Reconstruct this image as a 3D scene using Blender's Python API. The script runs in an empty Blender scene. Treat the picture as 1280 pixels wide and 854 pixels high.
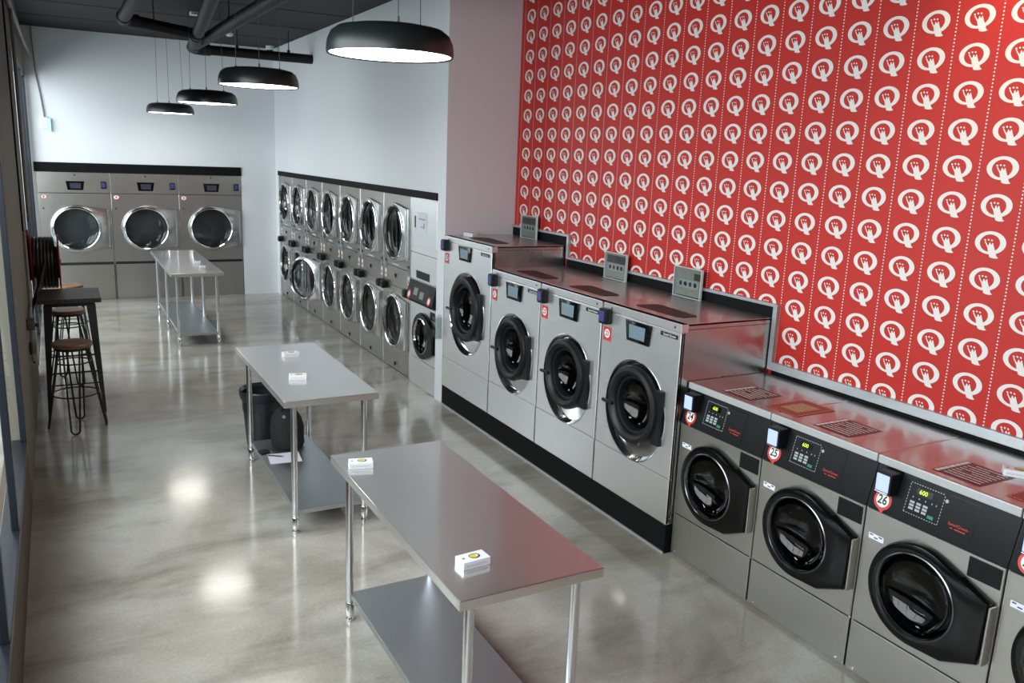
import bpy, bmesh, math, random
from mathutils import Vector, Matrix
random.seed(7)
S = bpy.context.scene
COL = S.collection
PI = math.pi

# ------------------------------------------------------------------ colour / materials
def lin(c):
    return c / 12.92 if c <= 0.04045 else ((c + 0.055) / 1.055) ** 2.4
def rgb(r, g, b):
    return (lin(r / 255), lin(g / 255), lin(b / 255), 1.0)

def base_mat(name):
    m = bpy.data.materials.new(name)
    m.use_nodes = True
    nt = m.node_tree
    b = nt.nodes['Principled BSDF']
    return m, nt, b

def mat(name, col, rough=0.5, metal=0.0, spec=0.5, emit=None, estr=0.0, coat=0.0, var=0.06, scale=6.0):
    m, nt, b = base_mat(name)
    b.inputs['Roughness'].default_value = rough
    b.inputs['Metallic'].default_value = metal
    b.inputs['Specular IOR Level'].default_value = spec
    b.inputs['Coat Weight'].default_value = coat
    tc = nt.nodes.new('ShaderNodeTexCoord')
    nz = nt.nodes.new('ShaderNodeTexNoise'); nz.inputs['Scale'].default_value = scale
    nz.inputs['Detail'].default_value = 4
    nt.links.new(tc.outputs['Object'], nz.inputs['Vector'])
    mx = nt.nodes.new('ShaderNodeMix'); mx.data_type = 'RGBA'
    mx.inputs[6].default_value = tuple(c * (1 - var) for c in col[:3]) + (1,)
    mx.inputs[7].default_value = tuple(min(1, c * (1 + var)) for c in col[:3]) + (1,)
    nt.links.new(nz.outputs['Fac'], mx.inputs[0])
    nt.links.new(mx.outputs[2], b.inputs['Base Color'])
    if emit:
        b.inputs['Emission Color'].default_value = emit
        b.inputs['Emission Strength'].default_value = estr
    return m

def steel(name, col, rough=0.3, stretch=(3, 3, 120), var=0.12, rough2=None):
    m, nt, b = base_mat(name)
    b.inputs['Metallic'].default_value = 1.0
    tc = nt.nodes.new('ShaderNodeTexCoord')
    mp = nt.nodes.new('ShaderNodeMapping'); mp.inputs['Scale'].default_value = stretch
    nz = nt.nodes.new('ShaderNodeTexNoise'); nz.inputs['Scale'].default_value = 3.0; nz.inputs['Detail'].default_value = 6
    nt.links.new(tc.outputs['Object'], mp.inputs['Vector']); nt.links.new(mp.outputs[0], nz.inputs['Vector'])
    mx = nt.nodes.new('ShaderNodeMix'); mx.data_type = 'RGBA'
    mx.inputs[6].default_value = tuple(c * (1 - var) for c in col[:3]) + (1,)
    mx.inputs[7].default_value = tuple(min(1, c * (1 + var)) for c in col[:3]) + (1,)
    nt.links.new(nz.outputs['Fac'], mx.inputs[0]); nt.links.new(mx.outputs[2], b.inputs['Base Color'])
    mr = nt.nodes.new('ShaderNodeMapRange')
    mr.inputs[3].default_value = rough - 0.012; mr.inputs[4].default_value = rough + 0.015
    nt.links.new(nz.outputs['Fac'], mr.inputs[0]); nt.links.new(mr.outputs[0], b.inputs['Roughness'])
    if rough2:
        b2 = nt.nodes.new('ShaderNodeBsdfPrincipled'); b2.inputs['Metallic'].default_value = 1.0; b2.inputs['Roughness'].default_value = rough2
        nt.links.new(mx.outputs[2], b2.inputs['Base Color'])
        ms = nt.nodes.new('ShaderNodeMixShader'); ms.inputs[0].default_value = 0.45
        nt.links.new(b.outputs[0], ms.inputs[1]); nt.links.new(b2.outputs[0], ms.inputs[2])
        nt.links.new(ms.outputs[0], nt.nodes['Material Output'].inputs[0])
    return m

def glass_mat(name, tint=(0.85, 0.9, 0.92, 1), ior=1.5, rough=0.02, edge=0.55):
    m = bpy.data.materials.new(name); m.use_nodes = True
    nt = m.node_tree; nt.nodes.clear()
    out = nt.nodes.new('ShaderNodeOutputMaterial')
    tr = nt.nodes.new('ShaderNodeBsdfTransparent'); tr.inputs[0].default_value = tint
    gl = nt.nodes.new('ShaderNodeBsdfGlossy'); gl.inputs['Roughness'].default_value = rough
    lw = nt.nodes.new('ShaderNodeLayerWeight'); lw.inputs[0].default_value = 0.5
    pw = nt.nodes.new('ShaderNodeMath'); pw.operation = 'POWER'; pw.inputs[1].default_value = 4.0
    fr = nt.nodes.new('ShaderNodeMath'); fr.operation = 'MULTIPLY_ADD'; fr.inputs[1].default_value = edge; fr.inputs[2].default_value = ((ior - 1) / (ior + 1)) ** 2
    nt.links.new(lw.outputs['Facing'], pw.inputs[0]); nt.links.new(pw.outputs[0], fr.inputs[0])
    mx = nt.nodes.new('ShaderNodeMixShader')
    nt.links.new(fr.outputs[0], mx.inputs[0]); nt.links.new(tr.outputs[0], mx.inputs[1]); nt.links.new(gl.outputs[0], mx.inputs[2])
    nt.links.new(mx.outputs[0], out.inputs[0])
    return m

def concrete():
    m, nt, b = base_mat('polished_concrete')
    N, L = nt.nodes.new, nt.links.new
    tc = N('ShaderNodeTexCoord')
    def noise(sc, st, det=6, rough=0.6, dist=0.0):
        mp = N('ShaderNodeMapping'); mp.inputs['Scale'].default_value = st
        L(tc.outputs['Object'], mp.inputs['Vector'])
        n = N('ShaderNodeTexNoise'); n.inputs['Scale'].default_value = sc; n.inputs['Detail'].default_value = det
        n.inputs['Roughness'].default_value = rough; n.inputs['Distortion'].default_value = dist
        L(mp.outputs[0], n.inputs['Vector'])
        return n
    def ramp(src, stops):
        r = N('ShaderNodeValToRGB')
        e = r.color_ramp.elements
        e[0].position, e[0].color = stops[0]; e[1].position, e[1].color = stops[-1]
        for p, c in stops[1:-1]:
            x = e.new(p); x.color = c
        L(src, r.inputs[0]); return r
    cloud = noise(1.0, (0.8, 0.9, 1), 7, 0.62, 0.5)
    c1 = ramp(cloud.outputs['Fac'], [(0.3, rgb(142, 136, 122)), (0.5, rgb(176, 171, 161)), (0.7, rgb(200, 197, 191))])
    streak = noise(1.5, (0.55, 1.7, 1), 6, 0.6, 0.4)
    c2 = ramp(streak.outputs['Fac'], [(0.3, (0.42, 0.42, 0.41, 1)), (0.5, (0.92, 0.92, 0.92, 1)), (0.7, (1, 1, 1, 1))])
    fine = noise(60, (1, 1, 1), 3, 0.5)
    c3 = ramp(fine.outputs['Fac'], [(0.3, (0.9, 0.9, 0.9, 1)), (0.7, (1.05, 1.05, 1.05, 1))])
    m1 = N('ShaderNodeMix'); m1.data_type = 'RGBA'; m1.blend_type = 'MULTIPLY'; m1.inputs[0].default_value = 0.75
    L(c1.outputs[0], m1.inputs[6]); L(c2.outputs[0], m1.inputs[7])
    m2 = N('ShaderNodeMix'); m2.data_type = 'RGBA'; m2.blend_type = 'MULTIPLY'; m2.inputs[0].default_value = 1.0
    L(m1.outputs[2], m2.inputs[6]); L(c3.outputs[0], m2.inputs[7])
    L(m2.outputs[2], b.inputs['Base Color'])
    mr = N('ShaderNodeMapRange'); mr.inputs[3].default_value = 0.10; mr.inputs[4].default_value = 0.17
    L(cloud.outputs['Fac'], mr.inputs[0]); L(mr.outputs[0], b.inputs['Roughness'])
    b.inputs['Specular IOR Level'].default_value = 0.6
    bp = N('ShaderNodeBump'); bp.inputs['Strength'].default_value = 0.02; bp.inputs['Distance'].default_value = 0.01
    L(streak.outputs['Fac'], bp.inputs['Height']); L(bp.outputs[0], b.inputs['Normal'])
    return m

def wood(name, dark, light, sc=(1.5, 14, 14), rough=0.45):
    m, nt, b = base_mat(name)
    N, L = nt.nodes.new, nt.links.new
    tc = N('ShaderNodeTexCoord'); mp = N('ShaderNodeMapping'); mp.inputs['Scale'].default_value = sc
    n = N('ShaderNodeTexNoise'); n.inputs['Scale'].default_value = 3; n.inputs['Detail'].default_value = 8; n.inputs['Distortion'].default_value = 0.6
    r = N('ShaderNodeValToRGB'); r.color_ramp.elements[0].color = dark; r.color_ramp.elements[1].color = light
    r.color_ramp.elements[0].position = 0.3; r.color_ramp.elements[1].position = 0.7
    L(tc.outputs['Object'], mp.inputs[0]); L(mp.outputs[0], n.inputs['Vector']); L(n.outputs['Fac'], r.inputs[0]); L(r.outputs[0], b.inputs['Base Color'])
    b.inputs['Roughness'].default_value = rough
    return m

M = {}
M['floor'] = concrete()
M['white'] = mat('white_paint', rgb(226, 229, 233), 0.6, var=0.015, scale=1.2)
M['ceiling'] = mat('dark_ceiling', rgb(18, 18, 20), 0.6, spec=0.25, var=0.08, scale=1.5)
M['joint'] = mat('ceiling_joint', rgb(14, 14, 15), 0.7)
M['white_shaded'] = mat('shade_tinted_white_paint', rgb(212, 201, 204), 0.6, var=0.015, scale=1.2)  # white paint toned darker and rosy, the return wall's shade in its colour
M['lid_edge'] = mat('lid_edge_metal', rgb(188, 190, 190), 0.38, metal=0.35)
M['ring'] = steel('grey_ring', (0.22, 0.23, 0.24), 0.22, (3, 3, 3), 0.05)
M['red'] = mat('red_paper', rgb(188, 44, 38), 0.5, var=0.04, scale=1.5, spec=0.35)
M['logo'] = mat('printed_white', rgb(228, 222, 218), 0.5, var=0.02)
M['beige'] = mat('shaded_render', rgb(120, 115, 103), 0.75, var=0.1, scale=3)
M['brown'] = mat('brown_kerb', rgb(88, 74, 60), 0.7, var=0.2, scale=5)
M['frame'] = mat('dark_window_metal', rgb(40, 44, 52), 0.35, metal=0.6, var=0.05)
M['blackpaint'] = mat('black_board', rgb(11, 11, 12), 0.65, var=0.1, spec=0.15)
M['trim'] = mat('zinc_trim', rgb(178, 182, 186), 0.42, metal=0.55, var=0.08, scale=12)
M['steel'] = steel('brushed_steel', (0.86, 0.865, 0.87), 0.26, (2, 2, 60), 0.07, rough2=0.50)
M['steel_side_dim'] = steel('steel_side_darkened', (0.50, 0.48, 0.47), 0.27, (2, 60, 2), 0.06)  # the fronts' steel darkened in colour, for the dim reflections on the sides
M['steel_dark'] = steel('warm_brushed_steel', (0.50, 0.485, 0.45), 0.36, (2, 60, 2), 0.06)
M['steel_top'] = steel('steel_lid', (0.58, 0.56, 0.55), 0.18, (2, 40, 2), 0.08, rough2=0.40)
M['steel_table'] = steel('table_steel', (0.76, 0.755, 0.75), 0.10, (2, 60, 2), 0.05, rough2=0.42)
M['galv'] = steel('galvanised_shelf', (0.50, 0.54, 0.57), 0.38, (20, 20, 20), 0.06)
M['dryer'] = steel('dryer_steel', (0.47, 0.455, 0.435), 0.28, (60, 2, 2), 0.06)
M['dryer_door'] = steel('dryer_door_steel', (0.55, 0.55, 0.545), 0.20, (3, 3, 60), 0.05)
M['chrome'] = steel('polished_chrome', (0.78, 0.79, 0.80), 0.10, (3, 3, 3), 0.03)
M['tube'] = steel('leg_tube', (0.66, 0.67, 0.69), 0.22, (3, 3, 3), 0.04)
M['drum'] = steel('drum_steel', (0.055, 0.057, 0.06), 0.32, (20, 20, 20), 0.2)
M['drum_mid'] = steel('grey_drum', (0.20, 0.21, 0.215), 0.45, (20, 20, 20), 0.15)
M['screen_dark'] = mat('dark_display', rgb(60, 60, 74), 0.15)
M['black'] = mat('black_plastic', rgb(16, 17, 20), 0.45, var=0.06, spec=0.25)
M['gloss'] = mat('gloss_black', rgb(9, 9, 10), 0.14, var=0.05, spec=0.3)
M['rubber'] = mat('door_rubber', rgb(15, 15, 17), 0.42, var=0.08, spec=0.35)
M['gap_shade'] = mat('gap_shade_black', rgb(8, 8, 9), 0.6)  # near-black filler standing in for shade in gaps and seams
M['glass'] = glass_mat('door_glass', (0.55, 0.58, 0.60, 1), 1.5)
M['pane'] = glass_mat('window_glass', (0.97, 0.99, 0.99, 1), 1.3, edge=0.12)
M['acrylic'] = glass_mat('clear_acrylic', (0.90, 0.92, 0.92, 1), 1.3)
M['lcd'] = mat('screen_glow', rgb(96, 112, 122), 0.15, emit=rgb(120, 140, 152), estr=0.25)
M['lcd_blue'] = mat('reader_screen', rgb(150, 165, 210), 0.2, emit=rgb(165, 180, 230), estr=0.75)
M['lcd_dim'] = mat('reader_screen_dim', rgb(60, 58, 110), 0.2, emit=rgb(80, 76, 150), estr=0.12)
M['led'] = mat('led_digits', rgb(190, 200, 40), 0.4, emit=rgb(200, 220, 40), estr=1.0)
M['green'] = mat('start_key', rgb(20, 120, 84), 0.4)
M['key'] = mat('key_white', rgb(158, 164, 166), 0.5)
M['redink'] = mat('red_ink', rgb(178, 50, 36), 0.5)
M['tag'] = mat('tag_red', rgb(196, 52, 46), 0.45)
M['tagw'] = mat('tag_white', rgb(236, 234, 230), 0.5, var=0.02)
M['ink'] = mat('black_ink', rgb(16, 16, 18), 0.5)
M['paper'] = mat('white_paper', rgb(226, 226, 236), 0.65, var=0.02)
M['sticker_dark'] = mat('sticker_maroon', rgb(92, 30, 30), 0.4)
M['tan'] = mat('flyer_tan', rgb(176, 132, 98), 0.5, var=0.15, scale=30)
M['flyer_red'] = mat('flyer_red', rgb(158, 62, 50), 0.5)
M['cream'] = mat('flyer_cream', rgb(220, 190, 160), 0.5)
M['vent'] = mat('vent_insert', rgb(40, 17, 18), 0.55)  # dark panel with its red-brown reflection put into the base colour
M['lamp'] = mat('lamp_shell', rgb(28, 33, 34), 0.35, var=0.05)
M['diff'] = mat('lamp_diffuser', rgb(250, 250, 245), 0.4, emit=(1.0, 0.97, 0.9, 1), estr=12.0, var=0.0)
M['wire'] = mat('lamp_wire', rgb(70, 72, 76), 0.4, metal=0.5)
M['pipe'] = mat('black_pipe', rgb(12, 12, 13), 0.55, spec=0.3)
M['pipe_grey'] = mat('grey_elbow', rgb(34, 35, 37), 0.55, spec=0.3)
M['conduit'] = mat('grey_conduit', rgb(136, 134, 130), 0.5)
M['plastic_w'] = mat('white_plastic', rgb(214, 220, 222), 0.45, var=0.02)
M['glow'] = mat('pale_cyan_lens', rgb(170, 215, 225), 0.3, emit=rgb(170, 215, 225), estr=0.5)
M['wood_dark'] = wood('dark_stained_wood', rgb(40, 30, 28), rgb(74, 58, 54), (14, 1.5, 14))
M['wood_seat'] = wood('brown_seat_wood', rgb(96, 68, 48), rgb(140, 104, 76), (2, 14, 14))
M['iron'] = mat('black_iron', rgb(14, 14, 15), 0.5)
M['reel'] = mat('reel_red', rgb(150, 24, 30), 0.4)
M['hose'] = mat('black_hose', rgb(26, 27, 29), 0.4, var=0.15)
M['brass'] = mat('valve_metal', rgb(104, 98, 88), 0.35, metal=0.8)
M['bin'] = mat('bin_plastic', rgb(28, 32, 38), 0.35)
M['bag'] = mat('black_cloth', rgb(14, 14, 17), 0.85, var=0.3, scale=20)
M['boxw'] = mat('carton_white', rgb(236, 236, 240), 0.5, var=0.02)
M['navy'] = mat('carton_navy', rgb(60, 72, 100), 0.5)
M['yellow'] = mat('carton_yellow', rgb(212, 200, 60), 0.5)
M['note'] = mat('grey_note', rgb(142, 141, 132), 0.5, var=0.2, scale=40)
M['note_d'] = mat('grey_note_dark', rgb(56, 54, 52), 0.5, var=0.25, scale=25)
M['slab'] = mat('outside_paving', rgb(176, 186, 190), 0.8)

# ------------------------------------------------------------------ mesh builder
def xf(axis):
    """maps (a, b, h) so that h runs along the axis"""
    return {'x': lambda a, b, h: (h, a, b), 'y': lambda a, b, h: (a, h, b), 'z': lambda a, b, h: (a, b, h)}[axis]

class MB:
    def __init__(s):
        s.v, s.f, s.m = [], [], []; s.bev = False
    def add(s, vs, fs, mi=0):
        o = len(s.v); s.v += [tuple(v) for v in vs]
        for f in fs:
            s.f.append(tuple(i + o for i in f)); s.m.append(mi)
        return s
    def box(s, x0, x1, y0, y1, z0, z1, b=0.0, mi=0, seg=2):
        x0, x1 = min(x0, x1), max(x0, x1); y0, y1 = min(y0, y1), max(y0, y1); z0, z1 = min(z0, z1), max(z0, z1)
        vs = [(x, y, z) for x in (x0, x1) for y in (y0, y1) for z in (z0, z1)]
        fs = [(0, 1, 3, 2), (4, 6, 7, 5), (0, 4, 5, 1), (2, 3, 7, 6), (0, 2, 6, 4), (1, 5, 7, 3)]
        if b <= 0:
            return s.add(vs, fs, mi)
        s.bev = True
        bm = bmesh.new()
        bv = [bm.verts.new(v) for v in vs]
        for f in fs: bm.faces.new([bv[i] for i in f])
        bmesh.ops.bevel(bm, geom=list(bm.edges), offset=b, segments=seg, profile=0.5, affect='EDGES')
        bm.verts.index_update()
        s.add([v.co[:] for v in bm.verts], [[v.index for v in f.verts] for f in bm.faces], mi)
        bm.free(); return s
    def loft(s, rings, mi=0, close=True, cap0=False, cap1=False):
        n = len(rings[0]); vs = [p for r in rings for p in r]; fs = []
        for k in range(len(rings) - 1):
            for i in range(n if close else n - 1):
                j = (i + 1) % n
                fs.append((k * n + i, k * n + j, (k + 1) * n + j, (k + 1) * n + i))
        if cap0: fs.append(tuple(range(n))[::-1])
        if cap1: fs.append(tuple((len(rings) - 1) * n + i for i in range(n)))
        return s.add(vs, fs, mi)
    def lathe(s, prof, c, axis='z', n=32, mi=0, cap0=False, cap1=False, ry=1.0):
        t = xf(axis); rings = []
        for r, h in prof:
            ring = []
            for i in range(n):
                a = 2 * PI * i / n
                p = t(r * math.cos(a), r * ry * math.sin(a), h)
                ring.append((p[0] + c[0], p[1] + c[1], p[2] + c[2]))
            rings.append(ring)
        return s.loft(rings, mi, True, cap0, cap1)
    def tube(s, pts, r, n=8, mi=0, closed=False, cap=True):
        P = [Vector(p) for p in pts]; K = len(P); rings = []
        prev = None
        for k in range(K):
            if closed: d = (P[(k + 1) % K] - P[k - 1])
            else: d = P[min(k + 1, K - 1)] - P[max(k - 1, 0)]
            d = d.normalized() if d.length > 1e-9 else Vector((0, 0, 1))
            if prev is None:
                u = d.orthogonal().normalized()
            else:
                u = prev - d * prev.dot(d)
                u = u.normalized() if u.length > 1e-6 else d.orthogonal().normalized()
            prev = u; w = d.cross(u)
            rr = r[k] if isinstance(r, (list, tuple)) else r
            rings.append([tuple(P[k] + (u * math.cos(2 * PI * i / n) + w * math.sin(2 * PI * i / n)) * rr) for i in range(n)])
        if closed: rings.append(rings[0])
        return s.loft(rings, mi, True, cap and not closed, cap and not closed)
    def poly(s, pts, mi=0):
        return s.add(pts, [tuple(range(len(pts)))], mi)
    def prism(s, poly, axis, a, b, mi=0):
        t = xf(axis)
        return s.loft([[t(p[0], p[1], a) for p in poly], [t(p[0], p[1], b) for p in poly]], mi, True, True, True)
    def text(s, body, size, place, mi=0, bold=0.0, sx=1.0):
        vs, fs = text_mesh(body, size, bold)
        return s.add([place(x * sx, y) for x, y in vs], fs, mi)

_tc = {}
def text_mesh(body, size, bold=0.0):
    key = (body, round(size, 5), bold)
    if key in _tc: return _tc[key]
    cu = bpy.data.curves.new('txt', 'FONT'); cu.body = body; cu.size = size; cu.align_x = 'CENTER'; cu.align_y = 'CENTER'
    cu.resolution_u = 3; cu.offset = bold * size
    ob = bpy.data.objects.new('txt', cu); COL.objects.link(ob)
    dg = bpy.context.evaluated_depsgraph_get(); dg.update()
    me = bpy.data.meshes.new_from_object(ob.evaluated_get(dg))
    r = ([(v.co.x, v.co.y) for v in me.vertices], [tuple(p.vertices) for p in me.polygons])
    bpy.data.objects.remove(ob); bpy.data.meshes.remove(me); bpy.data.curves.remove(cu)
    _tc[key] = r
    return r

def build(name, mb, mats, parent=None, loc=None, rotz=0.0, sharp=35, recalc=True):
    me = bpy.data.meshes.new(name)
    me.from_pydata(mb.v, [], mb.f)
    if not isinstance(mats, (list, tuple)): mats = [mats]
    for m in mats: me.materials.append(M[m] if isinstance(m, str) else m)
    for p, mi in zip(me.polygons, mb.m):
        p.material_index = mi; p.use_smooth = True
    if recalc:
        bm = bmesh.new(); bm.from_mesh(me)
        bmesh.ops.recalc_face_normals(bm, faces=list(bm.faces))
        bm.to_mesh(me); bm.free()
    me.validate(); me.update()
    me.set_sharp_from_angle(angle=math.radians(sharp))
    ob = bpy.data.objects.new(name, me); COL.objects.link(ob)
    if mb.bev:
        wn = ob.modifiers.new('weighted', 'WEIGHTED_NORMAL'); wn.keep_sharp = True; wn.weight = 90
    if parent: ob.parent = parent
    if loc: ob.location = loc
    ob.rotation_euler = (0, 0, rotz)
    return ob

def thing(name, label, cat, loc=(0, 0, 0), rotz=0.0, group=None):
    o = bpy.data.objects.new(name, None); COL.objects.link(o)
    o.empty_display_size = 0.1
    o.location = loc; o.rotation_euler = (0, 0, rotz)
    o['label'] = label; o['category'] = cat
    if group: o['group'] = group
    return o
def tag(o, label, cat, group=None):
    o['label'] = label; o['category'] = cat
    if group: o['group'] = group
    return o
def struct(name, mb, mats, parent=None):
    o = build(name, mb, mats, parent)
    if parent is None: o['kind'] = 'structure'
    return o
def dup(root, loc, label, rotz=None, group=None, swap=None):
    r = root.copy(); COL.objects.link(r); r.location = loc
    if rotz is not None: r.rotation_euler = (0, 0, rotz)
    r['label'] = label
    if group: r['group'] = group
    out = {}
    for ch in list(root.children):
        c = ch.copy(); COL.objects.link(c); c.parent = r
        if swap and ch.name.split('.')[0] in swap: c.data = swap[ch.name.split('.')[0]]
        for g in list(ch.children):
            d = g.copy(); COL.objects.link(d); d.parent = c
            if swap and g.name.split('.')[0] in swap: d.data = swap[g.name.split('.')[0]]
    return r

# ------------------------------------------------------------------ outline helpers (2-D in local (y, z))
def hull(points):
    pts = sorted(set((round(p[0], 6), round(p[1], 6)) for p in points))
    def half(ps):
        h = []
        for p in ps:
            while len(h) > 1 and (h[-1][0] - h[-2][0]) * (p[1] - h[-2][1]) - (h[-1][1] - h[-2][1]) * (p[0] - h[-2][0]) <= 0: h.pop()
            h.append(p)
        return h
    a, b = half(pts), half(pts[::-1])
    return a[:-1] + b[:-1]
def circ(cy, cz, r, n=64, rz=None):
    return [(cy + r * math.cos(2 * PI * i / n), cz + (rz or r) * math.sin(2 * PI * i / n)) for i in range(n)]
def radial(outline, cy, cz, n=72):
    """resample a convex outline at n even angles round (cy, cz), keeping its corners by snapping the nearest sample"""
    res = []; L = len(outline)
    for i in range(n):
        a = 2 * PI * i / n; d = (math.cos(a), math.sin(a)); best = None
        for k in range(L):
            p, q = outline[k], outline[(k + 1) % L]
            ex, ez = q[0] - p[0], q[1] - p[1]
            den = d[0] * ez - d[1] * ex
            if abs(den) < 1e-12: continue
            t = ((p[0] - cy) * ez - (p[1] - cz) * ex) / den
            u = ((p[0] - cy) * d[1] - (p[1] - cz) * d[0]) / den
            if t > 0 and -1e-6 <= u <= 1 + 1e-6 and (best is None or t > best): best = t
        res.append((cy + d[0] * (best or 0.001), cz + d[1] * (best or 0.001)))
    for k in range(L):
        p, a, b = outline[k], outline[k - 1], outline[(k + 1) % L]
        v1 = (p[0] - a[0], p[1] - a[1]); v2 = (b[0] - p[0], b[1] - p[1])
        l = math.hypot(*v1) * math.hypot(*v2)
        if l > 1e-12 and (v1[0] * v2[0] + v1[1] * v2[1]) / l < 0.9:
            j = min(range(n), key=lambda i: (res[i][0] - p[0]) ** 2 + (res[i][1] - p[1]) ** 2)
            res[j] = p
    return res
def yz(ring, x):
    return [(x, p[0], p[1]) for p in ring]
def plate_hole(mb, y0, y1, z0, z1, hole, cy, cz, x=0.0, depth=0.02, mi=0):
    """rectangular front sheet at x with a convex hole (72 samples)"""
    o = radial([(y0, z0), (y1, z0), (y1, z1), (y0, z1)], cy, cz)
    h = radial(hole, cy, cz)
    mb.loft([yz(o, x + depth), yz(o, x + 0.003), yz([(p[0] + (cy - p[0]) * 0.008, p[1] + (cz - p[1]) * 0.008) for p in o], x), yz(h, x), yz(h, x + depth)], mi)
FT = lambda x: (lambda y0, z0: (lambda tx, ty: (x, y0 - tx, z0 + ty)))

# ================================================================== measured plan (metres)
A_F, A_B, B0, SW = 3.151, 3.807, 2.953, 0.652        # small washers: front, back, boundary 24|25, width
C_F, C_B, D4, LW, LW1 = 3.103, 3.817, 3.607, 0.803, 0.967
E_F, E0, PE, EL = 3.1246, 7.157, 0.803, 0.696
YJ = D4 + 3 * LW + LW1                                # 6.979 : end of the papered wall
XR, XW = 3.83, 3.108
G, GX0, GW = 13.645, -0.232, 0.9335
YB, ZC, XL = 13.65, 3.82, -0.276
H_S, H_L, H_L1 = 1.086, 1.428, 1.607

# ------------------------------------------------------------------ room shell
mb = MB(); mb.box(XL - 0.3, XR + 0.1, -2.5, YB + 0.3, -0.1, 0.0)
struct('floor', mb, 'floor')
mb = MB(); mb.box(XL - 0.3, XR + 0.1, -2.5, YB + 0.3, ZC, ZC + 0.12)
for y in (0.4, 2.3, 4.2, 6.05, 7.9, 9.75, 11.1, 12.35):
    mb.box(XL, XW - 0.01, y, y + 0.02, ZC - 0.004, ZC + 0.01, mi=1)
struct('ceiling', mb, ['ceiling', 'joint'])
# back wall, open round the three dryers
mb = MB(); mb.box(XL - 0.3, XR + 0.1, YB, YB + 0.15, 2.007, ZC)
mb.box(GX0 + 3 * GW, XR + 0.1, YB, YB + 0.15, 0, 2.007)
mb.box(XL - 0.3, GX0, YB, YB + 0.15, 0, 2.007)
struct('wall_back', mb, 'white')
# white wall above the stack dryers with its end pillar
mb = MB(); mb.box(XW, XW + 0.16, YJ, YB, 1.976, ZC)
mb.box(XW, XW + 0.16, YJ, E0 - 0.002, 0, 1.976)
mb.box(XW, XW + 0.16, E0 + EL + 7 * PE + 0.002, YB, 0, 1.976)
struct('wall_right_rear', mb, 'white')
mb = MB(); mb.box(XW + 0.003, XR + 0.1, YJ - 0.002, YJ + 0.1, 0, ZC)
struct('wall_return', mb, 'white_shaded')
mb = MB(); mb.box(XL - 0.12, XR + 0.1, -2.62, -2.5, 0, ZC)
struct('wall_front_unseen', mb, 'beige')  # unseen wall, added to shut off front light and darken steel reflections
# papered wall, print carried by its own faces
mb = MB(); mb.box(XR, XR + 0.1, -2.5, YJ + 0.05, 0, ZC)
SX, SZ = 0.000302, 0.000274
def q_hand(yc, zc, px, py):
    return q_pt(yc, zc, px + (py - 265) * 0.135, py + (px - 590) * 0.10, 0.002)
def q_pt(yc, zc, px, py, o=0.0012):
    return (XR - o, yc - (px - 590) * SX, zc - (py - 265) * SZ)
hand = [(578, 500), (590, 509), (640, 512), (690, 506), (722, 490), (694, 468), (682, 420), (662, 350), (648, 300), (641, 258), (624, 256),
        (617, 284), (603, 292), (596, 262), (580, 258), (568, 300), (556, 318), (534, 285), (518, 248), (500, 256), (520, 300), (545, 350), (556, 420)]
zz0 = 2.194
y = 2.566 - 16 * 0.2235
while y < YJ - 0.06:
    for k in range(-7, 10):
        z = zz0 + 0.1712 * k
        if z < 1.05 or z > ZC - 0.02: continue
        n = 26; o, i_ = [], []
        for a in range(n):
            t = 2 * PI * a / n + 0.0
            tilt = 0.10
            ox, oy = 250 * math.cos(t), 197 * math.sin(t)
            o.append(q_pt(y, z, 590 + ox, 262 - oy - tilt * ox * 0.0))
            ix, iy = 160 * math.cos(t), 148 * math.sin(t)
            i_.append(q_pt(y, z, 585 + ix, 268 - iy))
        top = lambda p: (p[0], p[1], min(p[2], ZC))
        mb.loft([[top(p) for p in o], [top(p) for p in i_]], 1)
        mb.poly([top(q_hand(y, z, *p)) for p in hand], 1)
        for dx, dy in ((508, 230), (563, 216), (617, 216)):
            mb.poly([top(q_hand(y, z, dx + 17 * math.cos(q), dy + 17 * math.sin(q))) for q in [PI / 3 * w for w in range(6)]], 1)
    yd = y + 0.2235 / 2
    if yd < YJ - 0.02:
        zd = 1.08
        while zd < ZC - 0.01:
            mb.poly([(XR - 0.0012, yd + 0.0045 * math.cos(q), zd + 0.0042 * math.sin(q)) for q in [PI / 3 * w for w in range(6)]], 1)
            zd += 0.0165
    y += 0.2235
struct('wall_right', mb, ['red', 'logo'])

# black boards and zinc angles on the papered wall
mb = MB(); mb.box(3.815, XR, 5.995, YJ - 0.004, 1.55, 1.684)
mb.box(3.815, XR, D4 - 0.03, 5.995, 1.40, 1.497); mb.box(3.815, XR, -2.4, D4 - 0.03, 1.06, 1.108)
struct('trim_1', mb, 'blackpaint')
mb = MB(); mb.box(3.80, XR, 5.965, YJ - 0.004, 1.684, 1.703, 0.002); mb.box(3.80, XR, 5.965, 5.995, 1.50, 1.684, 0.002)
mb.box(3.80, XR, D4 - 0.036, 5.965, 1.497, 1.516, 0.002); mb.box(3.80, XR, D4 - 0.036, D4 - 0.004, 1.108, 1.497, 0.002)
mb.box(3.80, XR, -2.4, D4 - 0.036, 1.108, 1.158, 0.002)
struct('trim_2', mb, 'trim')
# black bands above the recessed dryers
mb = MB(); mb.box(XW - 0.012, XW + 0.1, E0 - 0.0, E0 + EL + 7 * PE, 1.906, 1.976)
struct('trim_3', mb, 'blackpaint')
mb = MB(); mb.box(GX0 - 0.02, GX0 + 3 * GW, YB - 0.02, YB + 0.1, 1.875, 2.007)
struct('trim_4', mb, 'blackpaint')
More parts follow.
